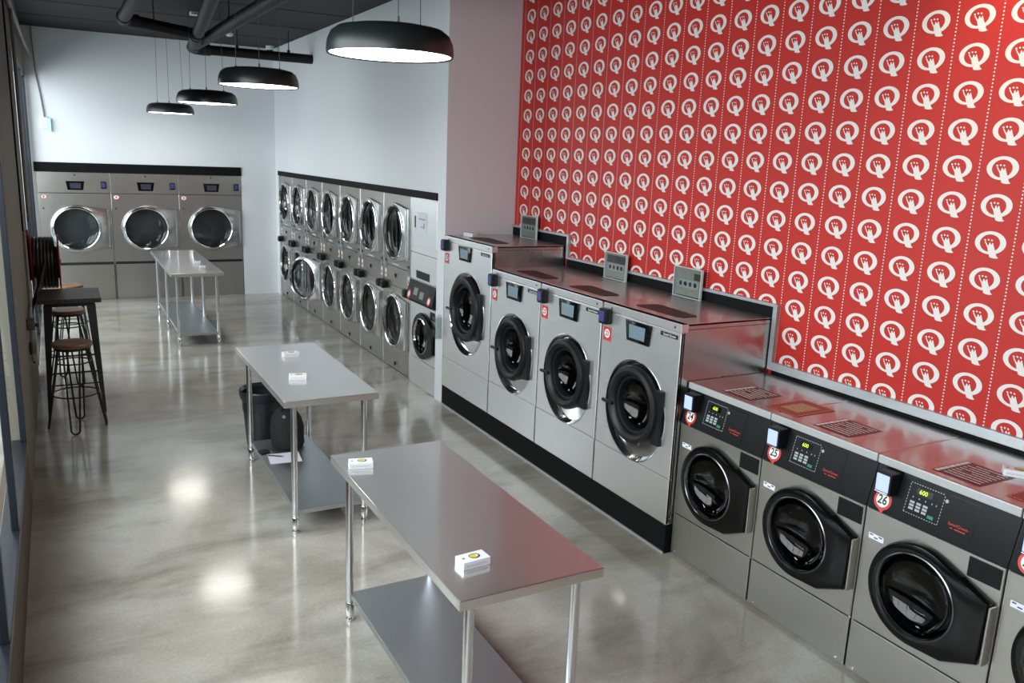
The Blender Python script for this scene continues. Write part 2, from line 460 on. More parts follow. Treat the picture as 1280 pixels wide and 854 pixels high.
# plinth under the four tall washers
mb = MB(); mb.box(C_F + 0.004, C_B, D4 + 0.002, YJ - 0.006, 0, 0.186, 0.002); mb.box(C_F - 0.004, C_F + 0.004, D4 + 0.002, YJ - 0.006, 0, 0.012, mi=1)
struct('trim_5', mb, ['blackpaint', 'trim'])

# left wall: low upstand + shop windows + rendered pier
mb = MB(); mb.box(XL - 0.12, XL, -2.5, 5.86, 0, 0.40, 0.004)
struct('baseboard_left', mb, 'brown')
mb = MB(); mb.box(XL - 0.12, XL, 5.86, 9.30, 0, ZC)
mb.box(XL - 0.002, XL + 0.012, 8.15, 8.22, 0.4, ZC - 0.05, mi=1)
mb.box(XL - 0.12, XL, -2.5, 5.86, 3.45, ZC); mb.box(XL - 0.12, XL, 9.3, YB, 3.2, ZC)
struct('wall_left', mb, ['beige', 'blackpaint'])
def window(name, y0, y1, z0, z1, posts, pw=0.055):
    root = bpy.data.objects.new(name, None); COL.objects.link(root); root['kind'] = 'structure'
    root.location = (XL, y0, 0)
    mb = MB()
    L = y1 - y0
    mb.box(-0.08, 0.006, 0, L, z0, z0 + 0.05, 0.004); mb.box(-0.08, 0.0, 0, L, z1 - 0.06, z1, 0.004)
    for p in posts:
        mb.box(-0.032, 0.002, p - y0 - pw / 2, p - y0 + pw / 2, z0 + 0.05, z1 - 0.05, 0.004)
    struct('frame', mb, 'frame', root)
    mb = MB(); mb.box(-0.018, -0.012, 0.01, L - 0.01, z0 + 0.05, z1 - 0.05)
    struct('glass', mb, 'pane', root)
window('window_1', -2.4, 5.86, 0.40, 3.45, [5.83, 4.45, 3.38, 2.2, 0.9, -0.5, -1.9])
window('window_2', 9.30, YB - 0.01, 0.10, 3.2, [9.34, 10.7, 12.1, 13.58], 0.09)
mb = MB(); mb.box(-14, XL - 0.3, -12, 60, -0.16, -0.1)
struct('ground', mb, 'slab')

# ------------------------------------------------------------------ pieces shared by the machines
def shell(mb, w, d, h, z0=0.0, gap=0.003, mi=0, top=True):
    """sides, back, bottom and (optional) top of a cabinet open at the front"""
    y0, y1 = gap, w - gap
    mb.box(0.004, d, y0, y0 + 0.012, z0, h, 0, mi); mb.box(0.004, d, y1 - 0.012, y1, z0, h, 0, mi)
    mb.box(d - 0.012, d, y0 + 0.012, y1 - 0.012, z0, h, 0, mi); mb.box(0.004, d, y0 + 0.012, y1 - 0.012, z0, z0 + 0.012, 0, mi)
    if top: mb.box(0.004, d, y0, y1, h - 0.012, h, 0, mi)

def drum(parent, cy, cz, r0, r1, x0, x1):
    mb = MB()
    mb.lathe([(r0, x0), (r0 + 0.004, x0 + 0.03), (r1, x0 + 0.05), (r1, x1), (r1 * 0.55, x1 + 0.01), (r1 * 0.53, x1 - 0.015), (r1 * 0.2, x1 - 0.02), (0.001, x1 - 0.02)], (0, cy, cz), 'x', 48)
    for k in range(3):
        a = 2 * PI * k / 3 + 0.5
        ca, sa = math.cos(a), math.sin(a)
        rr = [(r1 * ca * q - sa * t, r1 * sa * q + ca * t) for q, t in ((1.0, -0.03), (0.88, -0.012), (0.88, 0.012), (1.0, 0.03))]
        mb.prism([(cy + p[0], cz + p[1]) for p in rr], 'x', x0 + 0.06, x1)
    return build('drum', mb, 'drum', parent)

def dome(cy, cz, r, x_edge, x_mid, n=48, ry=1.0):
    mb = MB(); prof = []
    for k in range(9):
        t = k / 8
        prof.append((max(0.001, r * math.sin(PI / 2 * (1 - t) + 0.0)), x_edge + (x_mid - x_edge) * (1 - (1 - t) ** 2)))
    prof = [(max(0.001, r * math.cos(t * PI / 2)), x_edge + (x_mid - x_edge) * math.sin(t * PI / 2)) for t in [k / 8 for k in range(9)]]
    mb.lathe(prof, (0, cy, cz), 'x', n)
    return mb

def bubble(num, cy, cz, r, x_of, size, square=False):
    """number sticker: red disc with a speech tail, white disc, black digits; x_of(z) is the face"""
    mb = MB()
    P = lambda px, pz, o: (x_of(cz + pz) - o, cy - px, cz + pz)
    if square:
        s = r * 1.08
        mb.poly([P(-s, s, 0.0015), P(s, s, 0.0015), P(s, -s * 1.25, 0.0015), P(s * 0.7, -s * 1.1, 0.0015), P(-s, -s * 1.1, 0.0015)], 0)
        mb.poly([P(r * 0.72 * math.cos(a), r * 0.72 * math.sin(a), 0.0025) for a in [2 * PI * k / 28 for k in range(28)]], 1)
    else:
        mb.poly([P(r * math.cos(a), r * math.sin(a), 0.0015) for a in [2 * PI * k / 32 for k in range(32)]], 0)
        mb.poly([P(-0.012, -r * 0.92, 0.0017), P(0.016, -r * 0.92, 0.0017), P(0.012, -r * 1.38, 0.0017)], 0)
        mb.poly([P(r * 0.72 * math.cos(a), r * 0.72 * math.sin(a), 0.0025) for a in [2 * PI * k / 28 for k in range(28)]], 1)
    if num: mb.text(num, size, lambda tx, ty: P(tx, ty, 0.0035), 2, 0.02, 0.86)
    return mb

def strokes(mb, place, w, h, rows, mi, seed=1, fill=0.62, gap=0.25):
    """unreadable small print: rows of short dashes inside a w x h field"""
    R = random.Random(seed); rh = h / rows
    for k in range(rows):
        y = -h / 2 + rh * (k + 0.5); x = -w / 2
        while x < w / 2 - 0.006:
            l = min(w / 2 - x, R.uniform(0.05, 0.16) * w)
            if R.random() > 0.08:
                a, b = y - rh * fill / 2, y + rh * fill / 2
                mb.poly([place(x, a), place(x + l * (1 - gap), a), place(x + l * (1 - gap), b), place(x, b)], mi)
            x += l

# ------------------------------------------------------------------ small front-load washers
px_of = lambda z: 0.048 * (z - 0.846) / 0.201
def small_washer(label, num):
    t = thing('washing_machine', label, 'washing machine', (A_F, B0, 0), 0, 'short washers with black control panels')
    W, D = SW, A_B - A_F
    cy, cz = 0.335, 0.557
    mb = MB(); shell(mb, W, D, 0.838, 0.02, top=False)
    plate_hole(mb, 0.003, W - 0.010, 0.274, 0.838, circ(cy, cz, 0.215), cy, cz, 0.0, 0.03)
    mb.box(0.03, D, 0.004, W - 0.004, 0.0, 0.03)
    mb.box(0.012, 0.05, W - 0.014, W - 0.001, 0.02, 0.836, 0, 1)  # dark strip painting the shade in the gap to the next washer
    build('body', mb, ['steel_dark', 'gap_shade'], t)
    mb = MB(); mb.box(-0.004, 0.03, 0.003, W - 0.010, 0.018, 0.270, 0.004)
    for y in (0.05, W - 0.05): mb.lathe([(0.006, -0.008), (0.006, -0.003)], (0, y, 0.035), 'x', 10, 1, True)
    build('lower_panel', mb, ['steel_dark', 'chrome'], t)
    # sloping control panel
    mb = MB(); prof = [(0.0, 0.840), (0.0, 0.846), (0.048, 1.047), (0.10, 1.047), (0.10, 0.840)]
    rings = []
    for y in (0.002, W - 0.002): rings.append([(p[0], y, p[1]) for p in prof])
    mb.loft(rings, 0, True, True, True)
    mb.box(0.1, D, 0.002, W - 0.002, 0.84, 1.047)
    cp = build('control_panel', mb, 'black', t)
    F = lambda o: (lambda s, z: (px_of(z) - o, s, z))
    mb = MB(); P = F(0.0015)
    def quad(s0, s1, z0, z1, mi, PP=P): mb.poly([PP(s0, z0), PP(s1, z0), PP(s1, z1), PP(s0, z1)], mi)
    s0, s1, z0, z1 = 0.475, 0.315, 0.886, 1.016            # dashed border
    for k in range(13):
        a = s0 + (s1 - s0) * k / 13; b = s0 + (s1 - s0) * (k + 0.55) / 13
        quad(a, b, z0 - 0.0015, z0 + 0.0015, 0); quad(a, b, z1 - 0.0015, z1 + 0.0015, 0)
    for k in range(10):
        a = z0 + (z1 - z0) * k / 10; b = z0 + (z1 - z0) * (k + 0.55) / 10
        quad(s0 - 0.0015, s0 + 0.0015, a, b, 0); quad(s1 - 0.0015, s1 + 0.0015, a, b, 0)
    quad(0.44, 0.365, 0.975, 1.002, 4)
    mb.text('600', 0.026, lambda tx, ty: F(0.003)(0.408 - tx, 0.988 + ty), 1, 0.01)
    for cidx in range(3):
        for r in range(3):
            s = 0.447 - cidx * 0.031; z = 0.937 - r * 0.014
            quad(s + 0.011, s - 0.011, z - 0.005, z + 0.005, 0)
    for s in (0.45, 0.42, 0.39, 0.36, 0.34): quad(s + 0.002, s - 0.002, 0.955, 0.962, 0)
    quad(0.366, 0.338, 0.896, 0.910, 2)
    mb.poly([F(0.002)(0.302 + 0.008 * math.cos(a), 0.994 + 0.008 * math.sin(a)) for a in [PI / 5 * k for k in range(10)]], 0)
    for (a, b, c, d) in ((0.29, 0.165, 1.024, 1.0255), (0.166, 0.1645, 0.86, 1.025)): quad(a, b, c, d, 4)
    mb.text('SpeedQueen', 0.017, lambda tx, ty: F(0.002)(0.228 - tx, 0.915 + ty), 3, 0.01)
    strokes(mb, lambda x, yy: F(0.002)(0.224 - x, 0.899 + yy), 0.07, 0.006, 1, 3, 3, 0.7, 0.1)
    kp = build('keypad', mb, ['key', 'led', 'green', 'redink', 'gloss'], cp)
    # lid
    mb = MB(); mb.box(0.038, D - 0.004, 0.002, W - 0.002, 1.047, H_S, 0.008, 0, 3)
    lid = build('top_lid', mb, 'steel_top', t)
    mb = MB(); mb.box(0.032, 0.046, 0.0025, W - 0.0025, 1.046, H_S - 0.001, 0.005)
    build('lid_edge', mb, 'lid_edge', lid)
    mb = MB(); P2 = lambda X, s, o=0.001: (X, s, H_S + o)
    def flat(x0, x1, a, b, mi, o=0.001): mb.poly([P2(x0, a, o), P2(x1, a, o), P2(x1, b, o), P2(x0, b, o)], mi)
    flat(0.084, 0.330, 0.425, 0.208, 0)
    strokes(mb, lambda x, yy: P2(0.207 + x, 0.408 + yy, 0.002), 0.232, 0.022, 1, 1, 5, 0.85, 0.12)
    strokes(mb, lambda x, yy: P2(0.207 + yy, 0.303 - x, 0.002), 0.165, 0.215, 8, 1, 6, 0.32, 0.12)
    build('instruction_sticker', mb, ['sticker_dark', 'tagw'], lid)
    # door: bezel hull with a point at the handle side
    R, rg = 0.232, 0.178
    ol = radial(hull(circ(cy, cz, R) + [(0.022, 0.683), (0.022, 0.648), (0.030, 0.425), (0.034, 0.408), (0.18, 0.336)]), cy, cz)
    gc = circ(cy - 0.0, cz - 0.0, rg, 72)
    sc = lambda pts, k: [(cy + (p[0] - cy) * k, cz + (p[1] - cz) * k) for p in pts]
    mb = MB()
    mb.loft([yz(ol, -0.002), yz(ol, -0.034), yz(sc(ol, 0.975), -0.044), yz(sc(gc, 1.13), -0.052), yz(sc(gc, 1.06), -0.050), yz(sc(gc, 1.0), -0.036), yz(sc(gc, 0.98), 0.0)], 0)
    dr = build('door', mb, 'gloss', t)
    mb = MB(); mb.lathe([(rg * 1.06, -0.050), (rg * 1.035, -0.053), (rg * 1.0, -0.046), (rg * 0.985, -0.036)], (0, cy, cz), 'x', 56)
    build('door_ring', mb, 'ring', dr)
    build('door_glass', dome(cy, cz, rg * 0.985, -0.036, 0.05), 'glass', dr)
    mb = MB(); mb.box(-0.044, -0.002, 0.010, 0.019, 0.415, 0.672, 0.002)
    build('handle_strip', mb, 'steel_dark', dr)
    drum(t, cy, cz, 0.205, 0.235, 0.03, 0.40)
    # dispenser slot
    mb = MB(); mb.box(-0.003, 0.004, 0.012, 0.152, 0.738, 0.826, 0.004); mb.box(-0.006, 0.0, 0.022, 0.142, 0.800, 0.818, 0.002)
    build('dispenser_drawer', mb, 'black', t)
    mb = MB(); mb.poly([(-0.0015, 0.618, 0.727), (-0.0015, 0.540, 0.727), (-0.0015, 0.540, 0.700), (-0.0015, 0.618, 0.700)], 0)
    for a, b, z in ((0.612, 0.595, 0.719), (0.566, 0.548, 0.719), (0.59, 0.57, 0.709)):
        mb.poly([(-0.0025, a, z + 0.004), (-0.0025, b, z + 0.004), (-0.0025, b, z - 0.002), (-0.0025, a, z - 0.002)], 1)
    build('care_sticker', mb, ['paper', 'navy'], t)
    # card reader
    mb = MB(); mb.box(-0.035, 0.06, 0.520, 0.602, 0.936, 1.040, 0.008)
    cr = build('card_reader', mb, 'black', t)
    mb = MB(); mb.box(-0.038, -0.034, 0.530, 0.594, 0.950, 1.028, 0.003); mb.box(-0.040, -0.036, 0.53, 0.594, 0.944, 0.948, 0.0, 1)
    build('reader_screen', mb, ['lcd_blue', 'chrome'], cr)
    build('number_tag', bubble(num, 0.581, 0.893, 0.044, px_of, 0.055), ['tag', 'tagw', 'ink'], t)
    return t
def tagmesh(num, *a, **k):
    o = build('number_tag', bubble(num, *a, **k), ['tag', 'tagw', 'ink']); me = o.data
    bpy.data.objects.remove(o); return me
w24 = small_washer('short steel washer numbered 24, touching the side of the tall washers', '24')
for n, lab in (('25', 'short steel washer numbered 25, between washers 24 and 26'), ('26', 'short steel washer numbered 26, with a white carton on its lid'),
               ('27', 'short steel washer beside number 26, cut off by the picture edge')):
    k = int(n) - 24
    dup(w24, (A_F, B0 - k * SW, 0), lab, swap={'number_tag': tagmesh(n, 0.581, 0.893, 0.044, px_of, 0.055)})

# ------------------------------------------------------------------ tall front-load washers
def tall_washer(label, num, yr, W, H, cy, cz, k, screen, group):
    t = thing('washing_machine', label, 'washing machine', (C_F, yr, 0.188), 0, group)
    D = C_B - C_F - 0.004; h = H - 0.188
    cz -= 0.188
    rc_y, rc_z, rx, rz = cy + 0.018 * k, cz - 0.045 * k, 0.305 * k, 0.325 * k
    hole = circ(rc_y, rc_z, rx, 72, rz)
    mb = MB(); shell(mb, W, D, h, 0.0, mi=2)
    mb.box(0.02, 0.03, 0.003, 0.02, 0.01, h - 0.01)
    zs = (0.478 if k == 1 else 0.47) - 0.188
    plate_hole(mb, 0.003, W - 0.016, zs + 0.002, h - 0.055, hole, rc_y, rc_z, 0.0, 0.015)
    mb.box(0, 0.02, 0.003, W - 0.016, 0.002, zs - 0.001, 0.003)
    mb.box(-0.001, 0.052, 0.0015, W - 0.016, h - 0.052, h, 0.004)
    mb.box(0.012, 0.05, W - 0.02, W - 0.001, 0.004, h - 0.004, 0, 1)  # dark filler along one edge, as the gap's shade
    build('body', mb, ['steel', 'gap_shade', 'steel_side_dim'], t)
    # rear lid seam
    mb = MB(); mb.box(0.05, D, 0.0025, W - 0.0025, h - 0.003, h + 0.001, 0.001)
    mb.box(0.05, D - 0.02, 0.0022, 0.0035, h - 0.036, h - 0.033, 0, 1)
    lid = build('top_lid', mb, ['steel_top', 'gap_shade'], t)
    q = k
    vent = [(0.135, 0.62 * q), (0.275, 0.60 * q), (0.295, 0.57 * q), (0.265, 0.19 * q), (0.245, 0.163 * q), (0.135, 0.17 * q), (0.118, 0.20 * q), (0.122, 0.60 * q)]
    mb = MB(); mb.prism(vent, 'z', h + 0.0012, h + 0.004)
    build('vent_insert', mb, 'vent', lid)
    # chrome dish round the door
    ring = lambda f, x: [(x, rc_y + rx * f * math.cos(a), rc_z + rz * f * math.sin(a)) for a in [2 * PI * i / 72 for i in range(72)]]
    r_in = 0.205 * k
    dring = [(0.05, cy + r_in * math.cos(a), cz + r_in * math.sin(a)) for a in [2 * PI * i / 72 for i in range(72)]]
    mb = MB(); mb.loft([ring(1.01, 0.0), ring(1.005, -0.004), ring(0.985, -0.003), ring(0.965, 0.012), ring(0.92, 0.040), dring], 0)
    build('door_surround', mb, 'chrome', t)
    # rubber ring door
    R, r = 0.252 * k, 0.178 * k
    mb = MB()
    mb.lathe([(R - 0.012, 0.045), (R - 0.004, 0.02), (R, 0.0), (R, -0.028), (R - 0.012, -0.046), (R - 0.035, -0.053), (r + 0.018, -0.045), (r + 0.004, -0.025), (r, 0.0), (r, 0.05)], (0, cy, cz), 'x', 64)
    dr = build('door', mb, 'rubber', t)
    mb = MB(); mb.lathe([(r + 0.003, -0.018), (r - 0.012, -0.014), (r - 0.022, 0.006), (r - 0.024, 0.05)], (0, cy, cz), 'x', 64)
    build('door_ring', mb, 'black', dr)
    build('door_glass', dome(cy, cz, r - 0.014, -0.01, 0.08), 'glass', dr)
    mb = MB()
    a0 = math.radians(172)
    mb.tube([(-0.05, cy - (R - 0.07) * math.cos(a0) * -1 * -1, cz), (-0.05, cy, cz)], 0.001, 4)
    mb = MB(); yh = cy + R
    mb.box(-0.062, -0.040, yh - 0.075, yh + 0.040, cz - 0.050, cz - 0.026, 0.009)
    build('door_handle', mb, 'rubber', dr)
    mb = MB(); mb.box(-0.030, 0.03, cy - R - 0.022, cy - R + 0.055, cz - 0.19 * k, cz + 0.155 * k, 0.008)
    build('hinge', mb, 'rubber', dr)
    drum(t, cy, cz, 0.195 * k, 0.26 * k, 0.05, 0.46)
    # screen, trapezoid bezel
    s0, s1, zt = screen
    zt -= 0.188; hh = 0.128 * (1.0 if k == 1 else 0.97)
    o = [(s0, zt), (s1, zt + 0.002), (s1 + 0.017, zt - hh), (s0 - 0.022, zt - hh)]
    mb = MB()
    c_ = (sum(p[0] for p in o) / 4, sum(p[1] for p in o) / 4)
    mb.loft([yz(o, 0.002), yz(o, -0.010), yz([(c_[0] + (p[0] - c_[0]) * 0.95, c_[1] + (p[1] - c_[1]) * 0.93) for p in o], -0.013)], 0, True, False, True)
    sc = build('control_screen', mb, 'gloss', t)
    mb = MB(); mb.poly([(-0.0145, s0 - 0.045, zt - 0.022), (-0.0145, s1 + 0.05, zt - 0.022), (-0.0145, s1 + 0.055, zt - hh + 0.022), (-0.0145, s0 - 0.052, zt - hh + 0.022)])
    build('display', mb, 'lcd', sc)
    # badge
    zb = H - 0.068 - 0.188 - 0.014
    bc = 0.108 if k == 1 else 0.12
    mb = MB(); mb.box(-0.002, 0.001, bc - 0.080, bc + 0.080, zb - 0.014, zb + 0.012, 0.001)
    mb.text('Speed Queen', 0.020, lambda tx, ty: (-0.0032, bc - 0.006 - tx, zb - 0.001 + ty), 1, 0.0, 1.05)
    build('badge', mb, ['ink', 'tagw'], t)
    # card reader at the top left edge
    zc_ = zb - 0.012
    mb = MB(); mb.box(-0.052, 0.0, W - 0.118, W - 0.030, zc_ - 0.040, zc_ + 0.062, 0.012)
    cr = build('card_reader', mb, 'black', t)
    mb = MB(); mb.box(-0.0555, -0.05, W - 0.100, W - 0.042, zc_ - 0.022, zc_ + 0.046, 0.003)
    build('reader_screen', mb, 'lcd_dim', cr)
    ty_, tz_ = W - 0.075, zc_ - 0.105
    build('number_tag', bubble(num, ty_, tz_, 0.040, lambda z: 0.0, 0.046, True), ['tag', 'tagw', 'ink'], t)
    mb = MB()
    for y in (0.06, W - 0.11): mb.lathe([(0.006, -0.004), (0.006, 0.0)], (0, y, h - 0.026), 'x', 10, 0, True)
    build('screw', mb, 'ink', t)
    return t, (ty_, tz_)
GT = 'tall washers on the black plinth'
w23, tp = tall_washer('tall steel washer standing directly next to the short washers', '23', D4, LW, H_L, 0.375, 0.845, 1.0, (0.528, 0.268, 1.364), GT)
for n, lab in (('22', 'tall steel washer, second along from the short washers'), ('21', 'tall steel washer standing against the tallest washer')):
    k = 23 - int(n)
    dup(w23, (C_F, D4 + k * LW, 0.188), lab, swap={'number_tag': tagmesh(n, tp[0], tp[1], 0.040, lambda z: 0.0, 0.046, True)})
tall_washer('tallest steel washer, beside the white pillar, carton on its lid', '20', D4 + 3 * LW, LW1, H_L1, 0.445, 1.01, 1.145, (0.634, 0.378, 1.549), GT)

# ------------------------------------------------------------------ dryer door (used by both kinds of dryer)
def dryer_door(parent, cy, cz, R, rg, corners, back=0.05, name='door', at=None, rot=0.0, handle=None):
    oy, oz = (at or (0, 0))
    cy_, cz_ = cy - oy, cz - oz
    cs = [(p[0] - oy, p[1] - oz) for p in corners]
    ol = radial(hull(circ(cy_, cz_, R) + cs), cy_, cz_)
    gc = circ(cy_, cz_, rg, 72)
    sc = lambda pts, k: [(cy_ + (p[0] - cy_) * k, cz_ + (p[1] - cz_) * k) for p in pts]
    mb = MB()
    mb.loft([yz(ol, 0.0), yz(ol, -0.022), yz(sc(ol, 0.985), -0.030), yz(sc(gc, 1.10), -0.032), yz(sc(gc, 1.05), -0.040), yz(sc(gc, 1.01), -0.036), yz(sc(gc, 0.99), -0.015), yz(sc(gc, 0.97), 0.012)], 0)
    d = build(name, mb, 'dryer_door', parent)
    if at is not None:
        d.location = (0, oy, oz); d.rotation_euler = (0, 0, rot)
    build('door_glass', dome(cy_, cz_, rg * 0.985, -0.012, back * 0.5), 'glass', d)
    mb = MB(); mb.lathe([(rg * 1.10, -0.031), (rg * 1.085, -0.042), (rg * 1.05, -0.046), (rg * 1.02, -0.040), (rg * 1.0, -0.018)], (0, cy_, cz_), 'x', 64)
    build('door_ring', mb, 'chrome', d)
    mb = MB(); mb.lathe([(rg * 1.0, -0.018), (rg * 0.965, -0.014), (rg * 0.95, 0.01)], (0, cy_, cz_), 'x', 56)
    build('door_gasket', mb, 'rubber', d)
    if handle:
        y, z0, z1 = handle
        mb = MB(); mb.box(-0.046, -0.026, y - oy - 0.008, y - oy + 0.008, z0 - oz, z1 - oz, 0.004)
        build('door_handle', mb, 'chrome', d)
    return d

# ------------------------------------------------------------------ stack dryers
def stack_dryer(label, i, open_low=False):
    W = PE; D = 0.66
    t = thing('stack_dryer', label, 'tumble dryer', (E_F, E0 + EL + i * PE, 0), 0, 'stacked dryers recessed in the white wall')
    cy = 0.425; zu, zl = 1.512, 0.560; R, rg = 0.308, 0.262
    mb = MB(); shell(mb, W, D, 1.904, 0.0, 0.002)
    plate_hole(mb, 0.003, W - 0.003, 1.142, 1.904, circ(cy, zu, 0.27), cy, zu, 0.0, 0.02)
    plate_hole(mb, 0.003, W - 0.003, 0.02, 0.930, circ(cy, zl, 0.27), cy, zl, 0.0, 0.02)
    mb.box(0.0, 0.02, 0.003, W - 0.003, 0.934, 1.138, 0.003)
    mb.box(-0.004, 0.01, 0.0, 0.012, 0.02, 1.9, 0.002, 1)
    build('body', mb, ['dryer', 'chrome'], t)
    corners = lambda z: [(0.035, z + 0.262), (0.035, z - 0.262)]
    dryer_door(t, cy, zu, R, rg, corners(zu), handle=(0.06, zu - 0.25, zu + 0.25))
    if open_low:
        dryer_door(t, cy, zl, R, rg, corners(zl), at=(0.05, zl), rot=math.radians(24), handle=(0.06, zl - 0.25, zl + 0.25))
    else:
        dryer_door(t, cy, zl, R, rg, corners(zl), at=(0.05, zl), rot=0.0, handle=(0.06, zl - 0.25, zl + 0.25))
    for z in (zu, zl):
        mb = MB(); mb.lathe([(0.268, 0.02), (0.30, 0.05), (0.30, 0.50), (0.16, 0.51), (0.15, 0.48), (0.001, 0.48)], (0, cy, z), 'x', 40)
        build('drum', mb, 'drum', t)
    for y in (0.055, W - 0.075):
        mb = MB(); mb.box(-0.06, 0.0, y - 0.045, y + 0.045, 0.872, 0.958, 0.014)
        cr = build('card_reader', mb, 'black', t)
        mb = MB(); mb.box(-0.0635, -0.058, y - 0.030, y + 0.030, 0.888, 0.938, 0.003)
        build('reader_screen', mb, 'gloss', cr)
        mb = MB(); mb.box(-0.003, 0.0, y - 0.024, y + 0.024, 1.0, 1.085, 0.001)
        mb.box(-0.0045, -0.003, y - 0.012, y + 0.012, 1.02, 1.05, 0, 1)
        build('number_tag', mb, ['tagw', 'tag'], t)
        mb = MB(); mb.box(-0.004, 0.0, y - 0.026, y + 0.026, 1.098, 1.170, 0.001); mb.box(-0.006, -0.003, y - 0.022, y + 0.022, 1.172, 1.198, 0.001, 1)
        build('keypad', mb, ['lcd', 'ink'], t)
    mb = MB(); mb.poly([(-0.0012, cy + 0.09, 1.163), (-0.0012, cy - 0.09, 1.163), (-0.0012, cy - 0.09, 1.174), (-0.0012, cy + 0.09, 1.174)])
    build('name_strip', mb, 'tagw', t)
    mb = MB()
    for z in (1.055, 0.088):
        mb.lathe([(0.012, -0.012), (0.014, 0.0)], (0, 0.425, z), 'x', 12, 0, True); mb.box(-0.006, 0.0, 0.418, 0.440, z - 0.03, z - 0.008, 0.001)
    build('lock', mb, 'ink', t)
    return t
G_ST = None
sd = stack_dryer('stacked steel dryer pair right beside the service cabinet', 0)
names_ = {1: 'stacked steel dryer pair, second from the service cabinet', 2: 'stacked steel dryer pair, third from the service cabinet',
          3: 'stacked steel dryer pair, fourth from the service cabinet', 4: 'stacked steel dryer pair with its lower door swung ajar',
          5: 'stacked steel dryer pair, second from the back wall', 6: 'stacked steel dryer pair at the end touching the back wall'}
for i, lab in names_.items():
    if i == 4: stack_dryer(lab, i, True)
    else: dup(sd, (E_F, E0 + EL + i * PE, 0), lab)

# ------------------------------------------------------------------ service cabinet over a compact washer
t = thing('service_cabinet', 'pale steel cabinet with a white notice, above the compact washer', 'cabinet', (E_F, E0, 1.09))
W = EL
mb = MB(); mb.box(0.0, 0.6, 0.003, W - 0.003, 0.0, 0.268, 0.003); mb.box(0.0, 0.6, 0.003, W - 0.003, 0.272, 0.814, 0.003)
build('body', mb, 'steel', t)
mb = MB(); mb.box(-0.006, 0.002, 0.045, W - 0.05, 0.345, 0.79, 0.003)
dd = build('door', mb, 'steel', t)
mb = MB(); mb.box(-0.009, -0.004, W - 0.135, W - 0.105, 0.520, 0.635, 0.001)
build('slot', mb, 'ink', dd)
mb = MB(); mb.poly([(-0.0075, W - 0.175, 0.680), (-0.0075, W - 0.42, 0.680), (-0.0075, W - 0.42, 0.486), (-0.0075, W - 0.175, 0.486)])
strokes(mb, lambda x, yy: (-0.009, W - 0.30 - x, 0.613 + yy), 0.17, 0.020, 1, 1, 9, 0.7, 0.15)
for k in range(3):
    mb.poly([(-0.009, W - 0.27 - 0.025 * k, 0.545), (-0.009, W - 0.285 - 0.025 * k, 0.545), (-0.009, W - 0.285 - 0.025 * k, 0.53), (-0.009, W - 0.27 - 0.025 * k, 0.53)], 1)
mb.poly([(-0.009, W - 0.345, 0.575), (-0.009, W - 0.36, 0.575), (-0.009, W - 0.36, 0.525), (-0.009, W - 0.345, 0.525)], 2)
build('notice', mb, ['paper', 'key', 'ink'], dd)
mb = MB(); mb.box(-0.004, 0.002, W - 0.49, W - 0.16, 0.022, 0.098, 0.001)
build('grey_plate', mb, 'pipe_grey', t)

t = thing('washing_machine', 'compact washer under the steel service cabinet by the white pillar', 'washing machine', (E_F, E0, 0), 0)
cy, cz = 0.315, 0.555
mb = MB(); shell(mb, W, 0.6, 1.086, 0.0)
plate_hole(mb, 0.004, W - 0.004, 0.288, 0.862, circ(cy, cz, 0.205), cy, cz, 0.0, 0.03)
mb.box(-0.003, 0.03, 0.004, W - 0.004, 0.01, 0.283, 0.003)
build('body', mb, 'steel', t)
mb = MB(); mb.loft([[(p[0], y, p[1]) for p in [(-0.035, 0.868), (-0.055, 0.90), (-0.012, 1.078), (0.04, 1.084), (0.04, 0.866)]] for y in (0.012, W - 0.012)], 0, True, True, True)
cp = build('control_panel', mb, 'black', t)
mb = MB(); fx = lambda z: -0.055 + 0.043 * (z - 0.90) / 0.178
mb.poly([(fx(z) - 0.002, y, z) for y, z in ((0.56, 1.065), (0.12, 1.065), (0.12, 0.905), (0.56, 0.905))], 0)
for y, z in ((0.46, 0.985), (0.30, 0.965)):
    mb.poly([(fx(z_) - 0.004, y_, z_) for y_, z_ in ((y + 0.05, z + 0.035), (y - 0.05, z + 0.035), (y - 0.05, z - 0.035), (y + 0.05, z - 0.035))], 1)
build('keypad', mb, ['pipe_grey', 'conduit'], cp)
for y in (0.61, 0.10):
    mb = MB()
    for r_, o, mi in ((0.045, 0.004, 0), (0.028, 0.006, 1)):
        mb.poly([(fx(0.94 + r_ * math.sin(a)) - o, y + r_ * math.cos(a), 0.94 + r_ * math.sin(a)) for a in [2 * PI * k / 24 for k in range(24)]], mi)
    build('number_tag', mb, ['tag', 'tagw'], cp)
ol = radial(hull(circ(cy, cz, 0.235) + [(0.03, 0.685), (0.03, 0.42)]), cy, cz)
gc = circ(cy, cz, 0.165, 72)
scl = lambda pts, k: [(cy + (p[0] - cy) * k, cz + (p[1] - cz) * k) for p in pts]
mb = MB(); mb.loft([yz(ol, 0), yz(ol, -0.03), yz(scl(ol, 0.97), -0.04), yz(scl(gc, 1.1), -0.045), yz(gc, -0.03), yz(scl(gc, 0.98), 0.0)], 0)
dr = build('door', mb, 'gloss', t)
build('door_glass', dome(cy, cz, 0.163, -0.03, 0.05), 'glass', dr)
mb = MB(); mb.lathe([(0.180, -0.044), (0.172, -0.049), (0.165, -0.03)], (0, cy, cz), 'x', 48)
build('door_ring', mb, 'chrome', dr)
drum(t, cy, cz, 0.19, 0.22, 0.03, 0.38)
mb = MB(); mb.box(-0.004, 0.002, 0.05, 0.17, 0.748, 0.83, 0.003)
build('dispenser_drawer', mb, 'black', t)

